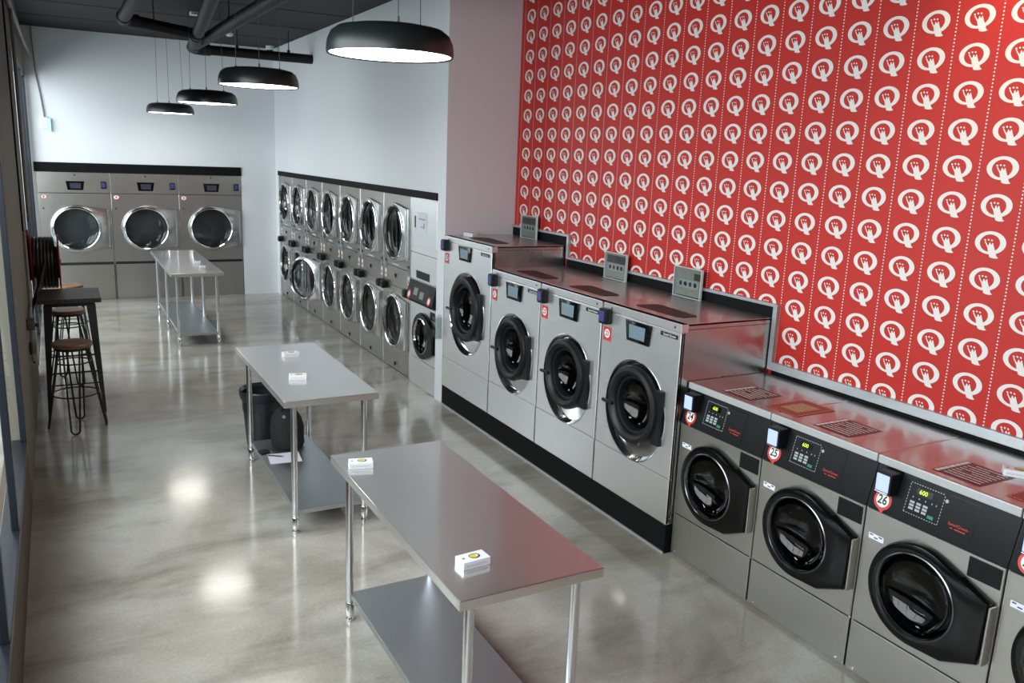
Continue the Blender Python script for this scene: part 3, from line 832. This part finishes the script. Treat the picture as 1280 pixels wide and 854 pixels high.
# clear brochure pocket on the pillar
mb = MB(); mb.box(-0.06, -0.054, 0.0, 0.10, 0, 0.20); mb.box(-0.06, 0.0, 0.0, 0.006, 0, 0.20); mb.box(-0.06, 0.0, 0.094, 0.10, 0, 0.20); mb.box(-0.06, 0.0, 0.006, 0.094, 0, 0.006); mb.box(-0.006, 0.0, 0.006, 0.094, 0.006, 0.22)
tag(build('leaflet_pocket', mb, 'acrylic', None, (XW - 0.001, 7.0, 0.63)), 'clear plastic leaflet pocket fixed low on the white pillar', 'pocket')

# ------------------------------------------------------------------ three big dryers on the back wall
def big_dryer(label, k):
    t = thing('tumble_dryer', label, 'tumble dryer', (GX0 + (k + 1) * GW, G, 0), PI / 2, 'big dryers on the back wall')
    W = GW; cy, cz = W - 0.462, 1.065; R, rg = 0.345, 0.288
    mb = MB(); shell(mb, W, 0.9, 1.873, 0.0, 0.002)
    plate_hole(mb, 0.003, W - 0.003, 0.572, 1.576, circ(cy, cz, 0.295), cy, cz, 0.0, 0.02)
    mb.box(0.0, 0.03, 0.003, W - 0.003, 1.580, 1.873, 0.003)
    build('body', mb, 'dryer', t)
    mb = MB(); mb.box(0.004, 0.04, 0.003, W - 0.003, 0.012, 0.532, 0.003); mb.box(0.02, 0.05, 0.003, W - 0.003, 0.52, 0.58, 0, 1)
    for y in (0.35, 0.7): mb.box(-0.006, 0.02, y, y + 0.03, 0.56, 0.572, 0.001, 1)
    build('base_panel', mb, ['dryer', 'ink'], t)
    dryer_door(t, cy, cz, R, rg, [(0.035, cz + 0.285), (0.035, cz - 0.285)], handle=(0.048, cz - 0.27, cz + 0.27))
    mb = MB(); mb.lathe([(0.293, 0.02), (0.36, 0.06), (0.36, 0.30), (0.001, 0.30)], (0, cy, cz), 'x', 48)
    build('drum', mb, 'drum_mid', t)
    s0, s1 = W - 0.362, W - 0.601
    o = [(s0, 1.748), (s1, 1.748), (s1 + 0.022, 1.623), (s0 - 0.018, 1.623)]
    mb = MB(); mb.loft([yz(o, 0.0), yz(o, -0.012)], 0, True, False, True)
    sc = build('control_screen', mb, 'gloss', t)
    mb = MB(); mb.poly([(-0.0135, s0 - 0.05, 1.722), (-0.0135, s1 + 0.045, 1.722), (-0.0135, s1 + 0.05, 1.645), (-0.0135, s0 - 0.055, 1.645)])
    build('display', mb, 'screen_dark', sc)
    mb = MB(); mb.box(-0.05, 0.0, W - 0.885, W - 0.809, 1.645, 1.75, 0.010)
    cr = build('card_reader', mb, 'black', t)
    mb = MB(); mb.box(-0.0535, -0.048, W - 0.872, W - 0.822, 1.665, 1.735, 0.003)
    build('reader_screen', mb, 'lcd_dim', cr)
    mb = MB(); yy, z_ = W - 0.074, 1.524
    for r_, o_, mi in ((0.044, 0.0015, 0), (0.036, 0.0025, 1)):
        mb.poly([(-o_, yy + r_ * math.cos(a), z_ + r_ * 0.75 * math.sin(a)) for a in [2 * PI * j / 24 for j in range(24)]], mi)
    mb.poly([(-0.0035, yy + 0.008, z_ + 0.014), (-0.0035, yy - 0.008, z_ + 0.014), (-0.0035, yy - 0.008, z_ - 0.014), (-0.0035, yy + 0.008, z_ - 0.014)], 0)
    build('number_tag', mb, ['tag', 'tagw'], t)
    mb = MB(); mb.lathe([(0.010, -0.008), (0.012, 0.0)], (0, W - 0.06, 1.36), 'x', 12, 0, True); mb.lathe([(0.010, -0.006), (0.012, 0.0)], (0, W - 0.48, 1.835), 'x', 12, 0, True)
    build('lock', mb, 'ink', t)
    return t
bd = big_dryer('big steel dryer on the back wall, partly behind the hose reel', 0)
dup(bd, (GX0 + 2 * GW, G, 0), 'middle one of the three big dryers on the back wall')
dup(bd, (GX0 + 3 * GW, G, 0), 'big steel dryer at the open end of the back wall, behind the folding table')

# ------------------------------------------------------------------ steel folding tables
def work_table(label, y0, y1, legs_y, x0=1.09, x1=1.675, h=0.87):
    t = thing('work_table', label, 'table', ((x0 + x1) / 2, (y0 + y1) / 2, 0), 0, 'stainless folding tables down the middle of the shop')
    hw, hl = (x1 - x0) / 2, (y1 - y0) / 2; cx, cy = (x0 + x1) / 2, (y0 + y1) / 2
    mb = MB(); mb.box(-hw, hw, -hl, hl, h - 0.040, h, 0.004, 0, 2)
    build('tabletop', mb, 'steel_table', t)
    mb = MB(); mb.box(-hw + 0.075, hw - 0.075, -hl + 0.065, hl - 0.065, 0.118, 0.150, 0.004)
    build('shelf', mb, 'galv', t)
    for sx in (-1, 1):
        for ly in legs_y:
            x, y = sx * (hw - 0.072), ly - cy
            mb = MB(); mb.tube([(x, y, 0.03), (x, y, h - 0.04)], 0.0195, 16)
            lg = build('leg', mb, 'tube', t)
            mb = MB(); mb.lathe([(0.010, 0.0), (0.020, 0.002), (0.020, 0.012), (0.012, 0.018), (0.012, 0.03), (0.022, 0.034), (0.022, 0.10), (0.0197, 0.104)], (x, y, 0), 'z', 16, 0, True)
            build('foot', mb, 'chrome', lg)
    return t
TA = work_table('steel folding table nearest the short washers, cut off by the picture edge', 2.262, 3.765, (2.335, 3.69))
TB = work_table('steel folding table with the bag and paper on its lower shelf', 4.712, 6.205, (4.785, 6.115))
TC = work_table('longest steel table, six-legged, standing before the back wall dryers', 10.11, 12.44, (10.19, 11.29, 12.37))

# ------------------------------------------------------------------ white cartons
def carton(loc, rotz, label, proto=[None]):
    if proto[0] is not None:
        return dup(proto[0], loc, label, rotz)
    t = thing('carton', label, 'box', loc, rotz, 'small white cartons')
    mb = MB(); mb.box(-0.056, 0.056, -0.033, 0.033, 0, 0.030, 0.0015)
    build('body', mb, 'boxw', t)
    mb = MB(); el = lambda r, s, o: [(s + r * math.cos(a), r * 0.85 * math.sin(a), 0.030 + o) for a in [2 * PI * k / 28 for k in range(28)]]
    mb.poly(el(0.022, 0.006, 0.0006), 0); mb.poly(el(0.0165, 0.004, 0.0012), 1)
    mb.poly([(0.012, -0.006, 0.0318), (0.02, -0.006, 0.0318), (0.02, 0.006, 0.0318), (0.012, 0.006, 0.0318)], 2)
    mb.poly([(-0.044, -0.006, 0.0306), (-0.036, -0.006, 0.0306), (-0.036, 0.003, 0.0306), (-0.044, 0.003, 0.0306)], 0)
    strokes(mb, lambda x, yy: (x, -0.0336, 0.014 + yy), 0.09, 0.010, 2, 3, 4, 0.35, 0.2)
    build('printed_label', mb, ['navy', 'yellow', 'tagw', 'key'], t)
    proto[0] = t
    return t
carton((1.245, 2.485, 0.87), math.radians(4), 'white carton with yellow roundel, on the table nearest the short washers')
carton((1.178, 3.565, 0.87), math.radians(-14), 'white carton at the far corner of the nearest steel table')
carton((1.40, 5.82, 0.87), math.radians(2), 'farther of two white cartons on the table with the bag')
carton((1.295, 5.20, 0.87), math.radians(-14), 'nearer of two white cartons on the table with the bag')
carton((1.50, 10.95, 0.87), math.radians(80), 'farther white carton on the six-legged steel table')
carton((1.485, 10.47, 0.87), math.radians(85), 'nearer white carton on the six-legged steel table')
carton((3.52, B0 - 2 * SW + 0.222, H_S), math.radians(-55), 'white carton lying on the lid of washer 26')
carton((3.31, 6.86, H_L1 + 0.001), math.radians(-70), 'white carton on top of the tallest washer')

# flyers taped over the joints of the short washers' lids
def flyer(loc, label):
    mb = MB(); w, l = 0.145, 0.108
    mb.box(-w, w, -l, l, 0, 0.0012)
    def fr(a, b, c, d, mi, o): mb.poly([(a, c, o), (b, c, o), (b, d, o), (a, d, o)], mi)
    fr(-0.085, 0.085, -0.062, 0.062, 1, 0.0018)
    for k in range(14):
        x = -w + 2 * w * k / 14
        fr(x, x + w * 0.085, -l + 0.004, -l + 0.009, 2, 0.0018); fr(x, x + w * 0.085, l - 0.009, l - 0.004, 2, 0.0018)
    for k in range(11):
        y = -l + 2 * l * k / 11
        fr(-w + 0.004, -w + 0.009, y, y + l * 0.11, 2, 0.0018); fr(w - 0.009, w - 0.004, y, y + l * 0.11, 2, 0.0018)
    strokes(mb, lambda x, yy: (yy, x, 0.0026), 0.11, 0.15, 6, 2, 12, 0.3, 0.2)
    return tag(build('flyer', mb, ['flyer_red', 'tan', 'cream'], None, loc), label, 'flyer', 'flyers on the washer lids')
flyer((3.393, B0, H_S + 0.001), 'red and tan flyer lying across washers 24 and 25')
flyer((3.393, B0 - 2 * SW, H_S + 0.001), 'red and tan flyer beside the carton, across washers 26 and 27')

# ------------------------------------------------------------------ clear sign stands on the tall washers
def sign(loc, label, seed, dark):
    t = thing('sign_stand', label, 'sign', loc, 0.0, 'clear sign stands on the tall washers')
    w, h = 0.14, 0.205
    mb = MB(); mb.box(-0.010, -0.007, -w, w, 0, h); mb.box(0.004, 0.007, -w, w, 0, h)
    mb.box(-0.055, 0.007, -w, w, 0.0, 0.003)
    for a, b, c, d in ((-w - 0.002, -w + 0.002, 0, h), (w - 0.002, w + 0.002, 0, h), (-w, w, h - 0.002, h + 0.002), (-w, w, 0.001, 0.005)): mb.box(-0.012, 0.008, a, b, c, d, 0, 1)
    build('holder', mb, ['acrylic', 'plastic_w'], t)
    mb = MB(); P = lambda s, z, o: (0.0 - o, -s, z)
    mb.box(-0.001, 0.002, -w + 0.012, w - 0.008, 0.012, h - 0.006)
    mb.poly([P(-0.118, 0.128, 0.002), P(0.125, 0.128, 0.002), P(0.125, h - 0.018, 0.002), P(-0.118, h - 0.018, 0.002)], 1 if dark else 3)
    mb.poly([P(0.06, 0.128, 0.0024), P(0.125, 0.128, 0.0024), P(0.125, h - 0.03, 0.0024), P(0.06, h - 0.03, 0.0024)], 1)
    band = hull(circ(-0.075, 0.095, 0.028, 20) + circ(0.085, 0.095, 0.028, 20))
    mb.poly([P(p[0], p[1], 0.003) for p in band], 2)
    R = random.Random(seed)
    for k in range(4):
        c = -0.072 + 0.05 * k
        mb.poly([P(c + (0.016 + R.uniform(-.003, .003)) * math.cos(a), 0.095 + 0.017 * math.sin(a), 0.004) for a in [2 * PI * j / 12 for j in range(12)]], 1 if (k + seed) % 2 else 4)
    mb.poly([P(0.01, 0.02, 0.003), P(0.10, 0.02, 0.003), P(0.09, 0.062, 0.003), P(0.03, 0.058, 0.003)], 3)
    build('insert', mb, ['note', 'note_d', 'key', 'note', 'pipe_grey'], t)
    return t
sign((3.775, 4.37, H_L + 0.001), 'clear sign stand on the tall washers, closest to the short washers', 1, False)
sign((3.775, 5.22, H_L + 0.001), 'clear sign stand on the tall washers, middle one of three', 2, True)
sign((3.775, 6.60, H_L1 + 0.001), 'clear sign stand on top of the tallest washer', 3, True)

# ------------------------------------------------------------------ pendant lamps
def pendant(loc, label, proto=[None]):
    if proto[0] is not None: return dup(proto[0], loc, label)
    t = thing('pendant_lamp', label, 'lamp', loc, 0, 'round pendant lamps hung in a row')
    mb = MB(); mb.lathe([(0.288, 0.004), (0.300, 0.0), (0.302, 0.02), (0.297, 0.06), (0.280, 0.098), (0.25, 0.120), (0.20, 0.130), (0.001, 0.134)], (0, 0, 0), 'z', 56)
    build('lamp_shade', mb, 'lamp', t)
    mb = MB(); mb.lathe([(0.289, 0.006), (0.2, 0.0035), (0.001, 0.003)], (0, 0, 0), 'z', 48)
    build('diffuser', mb, 'diff', t)
    for a in (0.35, 0.35 + 2 * PI / 3, 0.35 + 4 * PI / 3):
        x, y = 0.19 * math.cos(a), 0.19 * math.sin(a)
        mb = MB(); mb.tube([(x, y, 0.125), (x, y, 0.155)], 0.007, 8)
        mb.tube([(x, y, 0.15), (x * 0.9, y * 0.9, ZC - loc[2])], 0.0022, 6)
        build('wire', mb, 'wire', t)
    proto[0] = t
    return t
pendant((1.45, 3.94, 2.775), 'black pendant lamp nearest the papered wall, largest in the row')
pendant((1.44, 6.83, 2.785), 'black pendant lamp second in the row from the papered wall')
pendant((1.445, 9.36, 2.745), 'black pendant lamp third in the row, second from the back')
pendant((1.435, 12.4, 2.725), 'black pendant lamp hanging closest to the back wall')

# ------------------------------------------------------------------ ceiling pipes
def hanger(t, x, y, z):
    mb = MB(); mb.tube([(x, y, z), (x, y, ZC)], 0.006, 6); mb.lathe([(0.02, -0.03), (0.02, 0.0)], (x, y, z + 0.03), 'z', 8, 0, True, True)
    build('hanger_rod', mb, 'iron', t)
t = thing('ceiling_pipe', 'thick black pipe running the length of the ceiling into the white wall', 'pipe', (1.60, 11.42, 3.5))
mb = MB(); mb.tube([(0.12, -9.0, 0.0), (0.0, -0.15, 0.0)], 0.062, 18); build('long_run', mb, 'pipe', t)
mb = MB(); mb.tube([(0.0, -0.34, 0.0), (0.0, -0.20, 0.0), (0.0, -0.10, -0.005), (0.04, -0.03, -0.008), (0.13, 0.0, -0.01), (0.22, 0.0, -0.01)], [0.07, 0.072, 0.072, 0.072, 0.072, 0.07], 18); build('elbow', mb, 'pipe_grey', t)
mb = MB(); mb.tube([(0.18, 0.0, -0.01), (1.51, 0.0, -0.01)], 0.060, 18); build('cross_run', mb, 'pipe', t)
for x, y in ((1.2, 0.0), (0.55, 0.0), (0.03, -2.4), (0.06, -5.0)): hanger(t, x, y, 0.05)
for o in t.children:
    if o.name.startswith('hanger_rod'):
        for v in o.data.vertices:
            if v.co.z > 0.3: v.co.z = ZC - 3.5
t = thing('ceiling_pipe', 'black branch pipe with grey elbow below the back of the ceiling', 'pipe', (0.70, 9.55, 3.5))
mb = MB(); mb.tube([(0.10, 0.0, 0.01), (0.80, 0.30, -0.03)], 0.058, 18); build('cross_run', mb, 'pipe', t)
mb = MB(); mb.tube([(0.14, 0.02, 0.01), (0.06, -0.01, 0.01), (0.01, -0.06, 0.012), (0.0, -0.14, 0.015), (0.0, -0.22, 0.02)], 0.068, 18); build('elbow', mb, 'pipe_grey', t)
mb = MB(); mb.tube([(0.0, -0.2, 0.02), (0.0, -5.0, 0.02)], 0.06, 18); build('long_run', mb, 'pipe', t)
mb = MB(); mb.tube([(0.30, 0.09, 0.04), (0.30, 0.09, ZC - 3.5)], 0.006, 6); build('hanger_rod', mb, 'iron', t)
t = thing('ceiling_pipe', 'black pipe dropping between the branch and the long ceiling pipe', 'pipe', (1.50, 10.15, 3.5))
mb = MB(); mb.tube([(-0.02, 0.10, -0.02), (-0.10, -0.9, 0.0), (-0.36, -3.6, 0.02), (-0.4, -6, 0.02)], 0.062, 18); build('run', mb, 'pipe', t)
mb = MB(); mb.tube([(-0.04, -0.12, -0.015), (-0.02, 0.10, -0.02), (0.02, 0.35, -0.02), (0.06, 0.75, -0.01)], 0.07, 18); build('collar', mb, 'pipe_grey', t)

mb = MB(); mb.box(-0.085, 0.085, -0.06, 0.06, -0.035, 0, 0.004); mb.box(-0.07, 0.07, -0.062, -0.05, -0.03, -0.018, 0, 1)
tag(build('emergency_light', mb, ['plastic_w', 'conduit'], None, (1.585, 10.7, ZC)), 'small white emergency light flat on the dark ceiling', 'light fitting')
mb = MB(); mb.lathe([(0.05, 0.0), (0.052, -0.02), (0.035, -0.045), (0.001, -0.048)], (0, 0, 0), 'z', 24)
tag(build('smoke_detector', mb, 'plastic_w', None, (2.21, 12.25, ZC)), 'round white smoke detector on the dark ceiling', 'smoke detector')
mb = MB(); mb.lathe([(0.06, 0.0), (0.06, -0.05), (0.055, -0.06)], (0, 0, 0), 'z', 24, 0, True); mb.lathe([(0.05, -0.055), (0.045, -0.085), (0.025, -0.105), (0.001, -0.11)], (0, 0, 0), 'z', 24, 1)
tag(build('security_camera', mb, ['plastic_w', 'gloss'], None, (2.98, 13.3, ZC)), 'small dome camera in the far corner of the ceiling', 'camera')
t = thing('exit_sensor', 'white sensor box with lit edge on the back wall, fed by a hanging cable', 'sensor', (-0.05, YB, 2.53))
mb = MB(); mb.box(-0.055, 0.02, -0.05, 0.0, -0.07, 0.09, 0.004); build('body', mb, 'plastic_w', t)
mb = MB(); mb.box(0.02, 0.055, -0.05, 0.0, -0.10, 0.075, 0.003); build('lens', mb, 'glow', t)
mb = MB(); mb.tube([(-0.02, -0.02, 0.09), (-0.05, -0.02, 0.4), (-0.085, -0.02, 0.65), (-0.095, -0.02, 1.0), (-0.10, -0.02, 1.28)], 0.009, 8); build('cable', mb, 'conduit', t)

# conduits and pipes on the left pier
t = thing('conduit_pipe', 'grey conduit running along the top of the pier beside the windows', 'pipe', (XL + 0.03, 9.2, 3.45))
mb = MB(); mb.tube([(0, -3.2, 0.02), (0, 0.0, 0.02), (0.02, 2.8, 0.02), (0.05, 4.35, 0.0)], 0.020, 10); build('run', mb, 'conduit', t)
mb = MB(); mb.tube([(0.0, -0.1, 0.35), (0.0, -0.1, -1.9)], 0.016, 10); build('drop', mb, 'conduit', t)
t = thing('water_pipe', 'thin grey supply pipe with tap low on the pier below the hose reel', 'pipe', (XL + 0.03, 7.35, 0))
mb = MB(); mb.tube([(0, 0.25, 1.6), (0, 0.25, 1.0), (0, 0.0, 0.93), (0, -0.05, 0.62)], 0.013, 10); build('pipe_run', mb, 'conduit', t)
mb = MB(); mb.box(-0.03, 0.03, -0.03, 0.05, 0.86, 0.95, 0.01); mb.tube([(0.0, 0.0, 0.9), (0.055, -0.02, 0.9)], 0.014, 10); mb.box(0.045, 0.06, -0.06, 0.03, 0.89, 0.905, 0.004); mb.lathe([(0.022, -0.05), (0.026, 0.0), (0.022, 0.05)], (0, -0.03, 0.72), 'z', 12, 0, True, True)
build('tap', mb, 'brass', t)

# ------------------------------------------------------------------ hose reel
t = thing('hose_reel', 'red fire hose reel wound with black hose on the pier', 'hose reel', (-0.135, 8.82, 1.20))
for x in (-0.108, 0.112):
    mb = MB(); mb.lathe([(0.04, x - 0.006), (0.255, x - 0.004), (0.262, x), (0.262, x + 0.008), (0.255, x + 0.010), (0.04, x + 0.012)], (0, 0, 0), 'x', 48, 0, True, True)
    build('flange', mb, 'reel', t)
mb = MB(); mb.lathe([(0.15, -0.10), (0.15, 0.115)], (0, 0, 0), 'x', 32, 0, True, True); mb.lathe([(0.03, -0.14), (0.03, 0.13)], (0, 0, 0), 'x', 16, 0, True, True)
build('drum', mb, 'reel', t)
mb = MB(); pts = []
turns = 6
for k in range(turns * 32 + 1):
    a = 2 * PI * k / 32; x = -0.086 + 0.172 * k / (turns * 32)
    pts.append((x, -math.cos(a) * 0.225, math.sin(a) * 0.225))
mb.tube(pts, 0.0175, 10)
build('wound_hose', mb, 'hose', t)
mb = MB(); mb.tube([(0.0, -0.232, 0.03), (-0.02, -0.245, -0.06), (-0.05, -0.30, -0.15), (-0.085, -0.45, -0.24), (-0.115, -0.75, -0.29), (-0.12, -1.0, -0.31), (-0.11, -1.25, -0.30)], 0.0175, 10)
build('hose_tail', mb, 'hose', t)
mb = MB(); mb.tube([(-0.11, -1.24, -0.30), (-0.11, -1.36, -0.30)], [0.022, 0.013], 10); build('nozzle', mb, 'brass', t)
mb = MB(); mb.box(-0.138, -0.118, -0.05, 0.05, -0.16, 0.30, 0.004); mb.box(-0.138, 0.02, -0.02, 0.02, -0.02, 0.02, 0.003); build('bracket', mb, 'reel', t)

# ------------------------------------------------------------------ bar table and stools
t = thing('bar_table', 'tall bar table with dark plank top and splayed black metal legs', 'table', (0.035, 8.19, 0))
mb = MB()
for k in range(4):
    y0 = -0.30 + k * 0.15
    mb.box(-0.245, 0.245, y0 + 0.001, y0 + 0.149, 0.962, 1.0, 0.003)
build('tabletop', mb, 'wood_dark', t)
mb = MB(); mb.box(-0.19, 0.19, -0.24, 0.24, 0.925, 0.962, 0.003); build('apron', mb, 'iron', t)
for sx in (-1, 1):
    for sy in (-1, 1):
        top = Vector((sx * 0.165, sy * 0.215, 0.94)); bot = Vector((sx * 0.215, sy * 0.39, 0.0))
        rings = []
        for f in (0, 0.5, 0.92, 1.0):
            c = top.lerp(bot, f); a = 0.034 * (1 - f) + 0.010 * f
            rings.append([(c.x - a, c.y - a, c.z), (c.x + a, c.y - a, c.z), (c.x + a, c.y + a, c.z), (c.x - a, c.y + a, c.z)])
        mb = MB(); mb.loft(rings, 0, True, True, True); build('leg', mb, 'iron', t)
mb = MB()
for z in (0.36, 0.26):
    f = 1 - z / 0.94; x, y = 0.165 + 0.05 * f, 0.215 + 0.175 * f
    if z == 0.36: mb.tube([(-x, -y, z), (x, -y, z)], 0.008, 8); mb.tube([(-x, y, z), (x, y, z)], 0.008, 8)
    else: mb.tube([(-x, -y, z), (-x, y, z)], 0.008, 8); mb.tube([(x, -y, z), (x, y, z)], 0.008, 8); mb.tube([(-x, -y, z), (x, -y, z)], 0.006, 8)
build('footrest', mb, 'iron', t)

def stool(loc, rotz, label, proto=[None]):
    if proto[0] is not None: return dup(proto[0], loc, label, rotz)
    t = thing('bar_stool', label, 'stool', loc, rotz, 'round wooden stools on hairpin legs')
    mb = MB(); mb.lathe([(0.001, 0.690), (0.140, 0.690), (0.150, 0.698), (0.150, 0.718), (0.144, 0.726), (0.001, 0.728)], (0, 0, 0), 'z', 40)
    build('seat', mb, 'wood_seat', t)
    mb = MB(); mb.lathe([(0.135, 0.672), (0.138, 0.690), (0.10, 0.690)], (0, 0, 0), 'z', 32); build('seat_ring', mb, 'iron', t)
    for k in range(4):
        a = PI / 2 * k; d = Vector((math.cos(a), math.sin(a), 0)); w = Vector((-d.y, d.x, 0))
        pts = [d * 0.10 + w * 0.060 + Vector((0, 0, 0.69))]
        b = d * 0.21
        pts.append(b + w * 0.032 + Vector((0, 0, 0.04)))
        for j in range(1, 8):
            q = PI * j / 8
            pts.append(b + w * 0.032 * math.cos(q) + d * 0.003 + Vector((0, 0, 0.04 - 0.032 * math.sin(q))))
        pts.append(b - w * 0.032 + Vector((0, 0, 0.04))); pts.append(d * 0.10 - w * 0.060 + Vector((0, 0, 0.69)))
        mb = MB(); mb.tube(pts, 0.0075, 8); build('leg', mb, 'iron', t)
    for z, r in ((0.30, 0.172), (0.565, 0.128)):
        mb = MB(); mb.tube([(r * math.cos(2 * PI * k / 40), r * math.sin(2 * PI * k / 40), z) for k in range(40)], 0.006, 8, 0, True)
        build('footrest', mb, 'iron', t)
    proto[0] = t
    return t
stool((0.028, 7.43, 0), math.radians(-6), 'round brown stool in front of the bar table, nearest the windows')
stool((0.015, 8.95, 0), math.radians(20), 'round wooden stool tucked behind the bar table')
stool((0.05, 10.5, 0), math.radians(40), 'farthest wooden stool, beyond the hose reel')

# ------------------------------------------------------------------ bin, bag, paper, pen, phone
t = thing('waste_bin', 'black plastic waste bin on the floor behind the middle steel table', 'bin', (1.335, 6.47, 0))
mb = MB(); mb.lathe([(0.001, 0.004), (0.128, 0.0), (0.135, 0.02), (0.165, 0.40), (0.160, 0.40), (0.130, 0.03), (0.001, 0.02)], (0, 0, 0), 'z', 40); build('body', mb, 'bin', t)
mb = MB(); mb.lathe([(0.160, 0.44), (0.180, 0.465), (0.186, 0.455), (0.178, 0.40), (0.166, 0.38), (0.162, 0.42)], (0, 0, 0), 'z', 40); mb.lathe([(0.162, 0.30), (0.163, 0.44)], (0, 0, 0), 'z', 40); build('rim', mb, 'bin', t)

t = thing('cloth_bag', 'slouched black bag sitting on the table shelf beside the paper', 'bag', (1.40, 5.92, 0.1502))
mb = MB(); rings = []
R = random.Random(4)
for k, (rx, ry, z) in enumerate([(0.09, 0.08, 0.0), (0.115, 0.11, 0.02), (0.125, 0.12, 0.08), (0.12, 0.115, 0.16), (0.105, 0.095, 0.23), (0.075, 0.065, 0.285), (0.03, 0.03, 0.305)]):
    rings.append([(rx * math.cos(a) * (1 + R.uniform(-.07, .07)) - 0.01 * k * 0.4, ry * math.sin(a) * (1 + R.uniform(-.07, .07)), z) for a in [2 * PI * i / 18 for i in range(18)]])
mb.loft(rings, 0, True, True, True); build('body', mb, 'bag', t, sharp=180)
mb = MB(); mb.tube([(-0.05, -0.03, 0.25), (-0.06, -0.04, 0.32), (0.0, -0.05, 0.36), (0.05, -0.04, 0.32), (0.04, -0.03, 0.26)], 0.009, 8); build('strap', mb, 'bag', t)
mb = MB(); mb.lathe([(0.012, -0.004), (0.012, 0.004)], (-0.05, -0.075, 0.26), 'y', 14, 0, True, True); build('buckle', mb, 'conduit', t)
mb = MB(); mb.box(-0.095, 0.125, -0.10, 0.10, 0, 0.0015)
tag(build('paper_sheet', mb, 'paper', None, (1.30, 5.70, 0.1502), math.radians(-6)), 'white paper sheet on the table shelf in front of the bag', 'paper')
mb = MB(); mb.tube([(-0.055, 0.035, 0.005), (0.03, -0.01, 0.005), (0.048, -0.02, 0.005)], [0.005, 0.005, 0.0015], 8)
tag(build('pen', mb, 'ink', None, (1.265, 5.735, 0.1518), math.radians(-6)), 'black pen lying on the white paper sheet', 'pen')
mb = MB(); mb.box(-0.035, 0.035, -0.035, 0.035, 0, 0.014, 0.004)
tag(build('wallet', mb, 'ink', None, (1.205, 5.86, 0.1502), math.radians(10)), 'small flat black wallet on the shelf beside the bag', 'wallet')

# ------------------------------------------------------------------ light
def area(name, loc, target, sx, sy, power, col=(1, 1, 1)):
    l = bpy.data.lights.new(name, 'AREA'); l.shape = 'RECTANGLE'; l.size = sx; l.size_y = sy; l.energy = power; l.color = col
    o = bpy.data.objects.new(name, l); COL.objects.link(o); o.location = loc
    o.rotation_euler = (Vector(target) - Vector(loc)).to_track_quat('-Z', 'Y').to_euler()
    return o
area('daylight_side_windows', (-2.3, 3.4, 3.0), (1.6, 5.0, 1.2), 9.5, 3.2, 650, (0.93, 0.97, 1.0))
area('daylight_rear_window', (-2.0, 11.0, 2.6), (1.6, 10.6, 1.2), 4.5, 3.0, 240, (0.93, 0.97, 1.0))
sp = bpy.data.lights.new('wall_spot', 'SPOT'); sp.energy = 60; sp.spot_size = math.radians(70); sp.spot_blend = 0.9; sp.color = (1.0, 0.72, 0.45); sp.shadow_soft_size = 0.06
so = bpy.data.objects.new('wall_spot', sp); COL.objects.link(so); so.location = (3.2, 2.0, 3.75)
so.rotation_euler = (Vector((3.83, 2.25, 3.0)) - Vector((3.2, 2.0, 3.75))).to_track_quat('-Z', 'Y').to_euler()

w = bpy.data.worlds.new('sky'); S.world = w; w.use_nodes = True
nt = w.node_tree; bg = nt.nodes['Background']
bg.inputs[0].default_value = (0.80, 0.90, 0.93, 1); bg.inputs[1].default_value = 0.75

# ------------------------------------------------------------------ camera
cam = bpy.data.cameras.new('camera'); co = bpy.data.objects.new('camera', cam); COL.objects.link(co)
yaw, pitch, roll, f = 0.5045, -0.2188, 0.0401, 1034.14
cyw, syw, cp_, sp_ = math.cos(yaw), math.sin(yaw), math.cos(pitch), math.sin(pitch)
fw = Vector((syw * cp_, cyw * cp_, sp_)); rt = Vector((cyw, -syw, 0)); up = rt.cross(fw)
r2 = rt * math.cos(roll) + up * math.sin(roll); u2 = -rt * math.sin(roll) + up * math.cos(roll)
Mx = Matrix((r2, u2, -fw)).transposed().to_4x4(); Mx.translation = Vector((0, 0, 2.326))
co.matrix_world = Mx
cam.sensor_fit = 'HORIZONTAL'; cam.sensor_width = 36.0; cam.lens = f * 36 / 1280; cam.clip_start = 0.05; cam.clip_end = 200
S.camera = co
S.view_settings.view_transform = 'Standard'
S.view_settings.look = 'None'
S.view_settings.exposure = 0.0
S.cycles.max_bounces = 8; S.cycles.transparent_max_bounces = 12
S.cycles.sample_clamp_indirect = 6.0
S.cycles.caustics_reflective = False; S.cycles.caustics_refractive = False
S.cycles.use_denoising = True
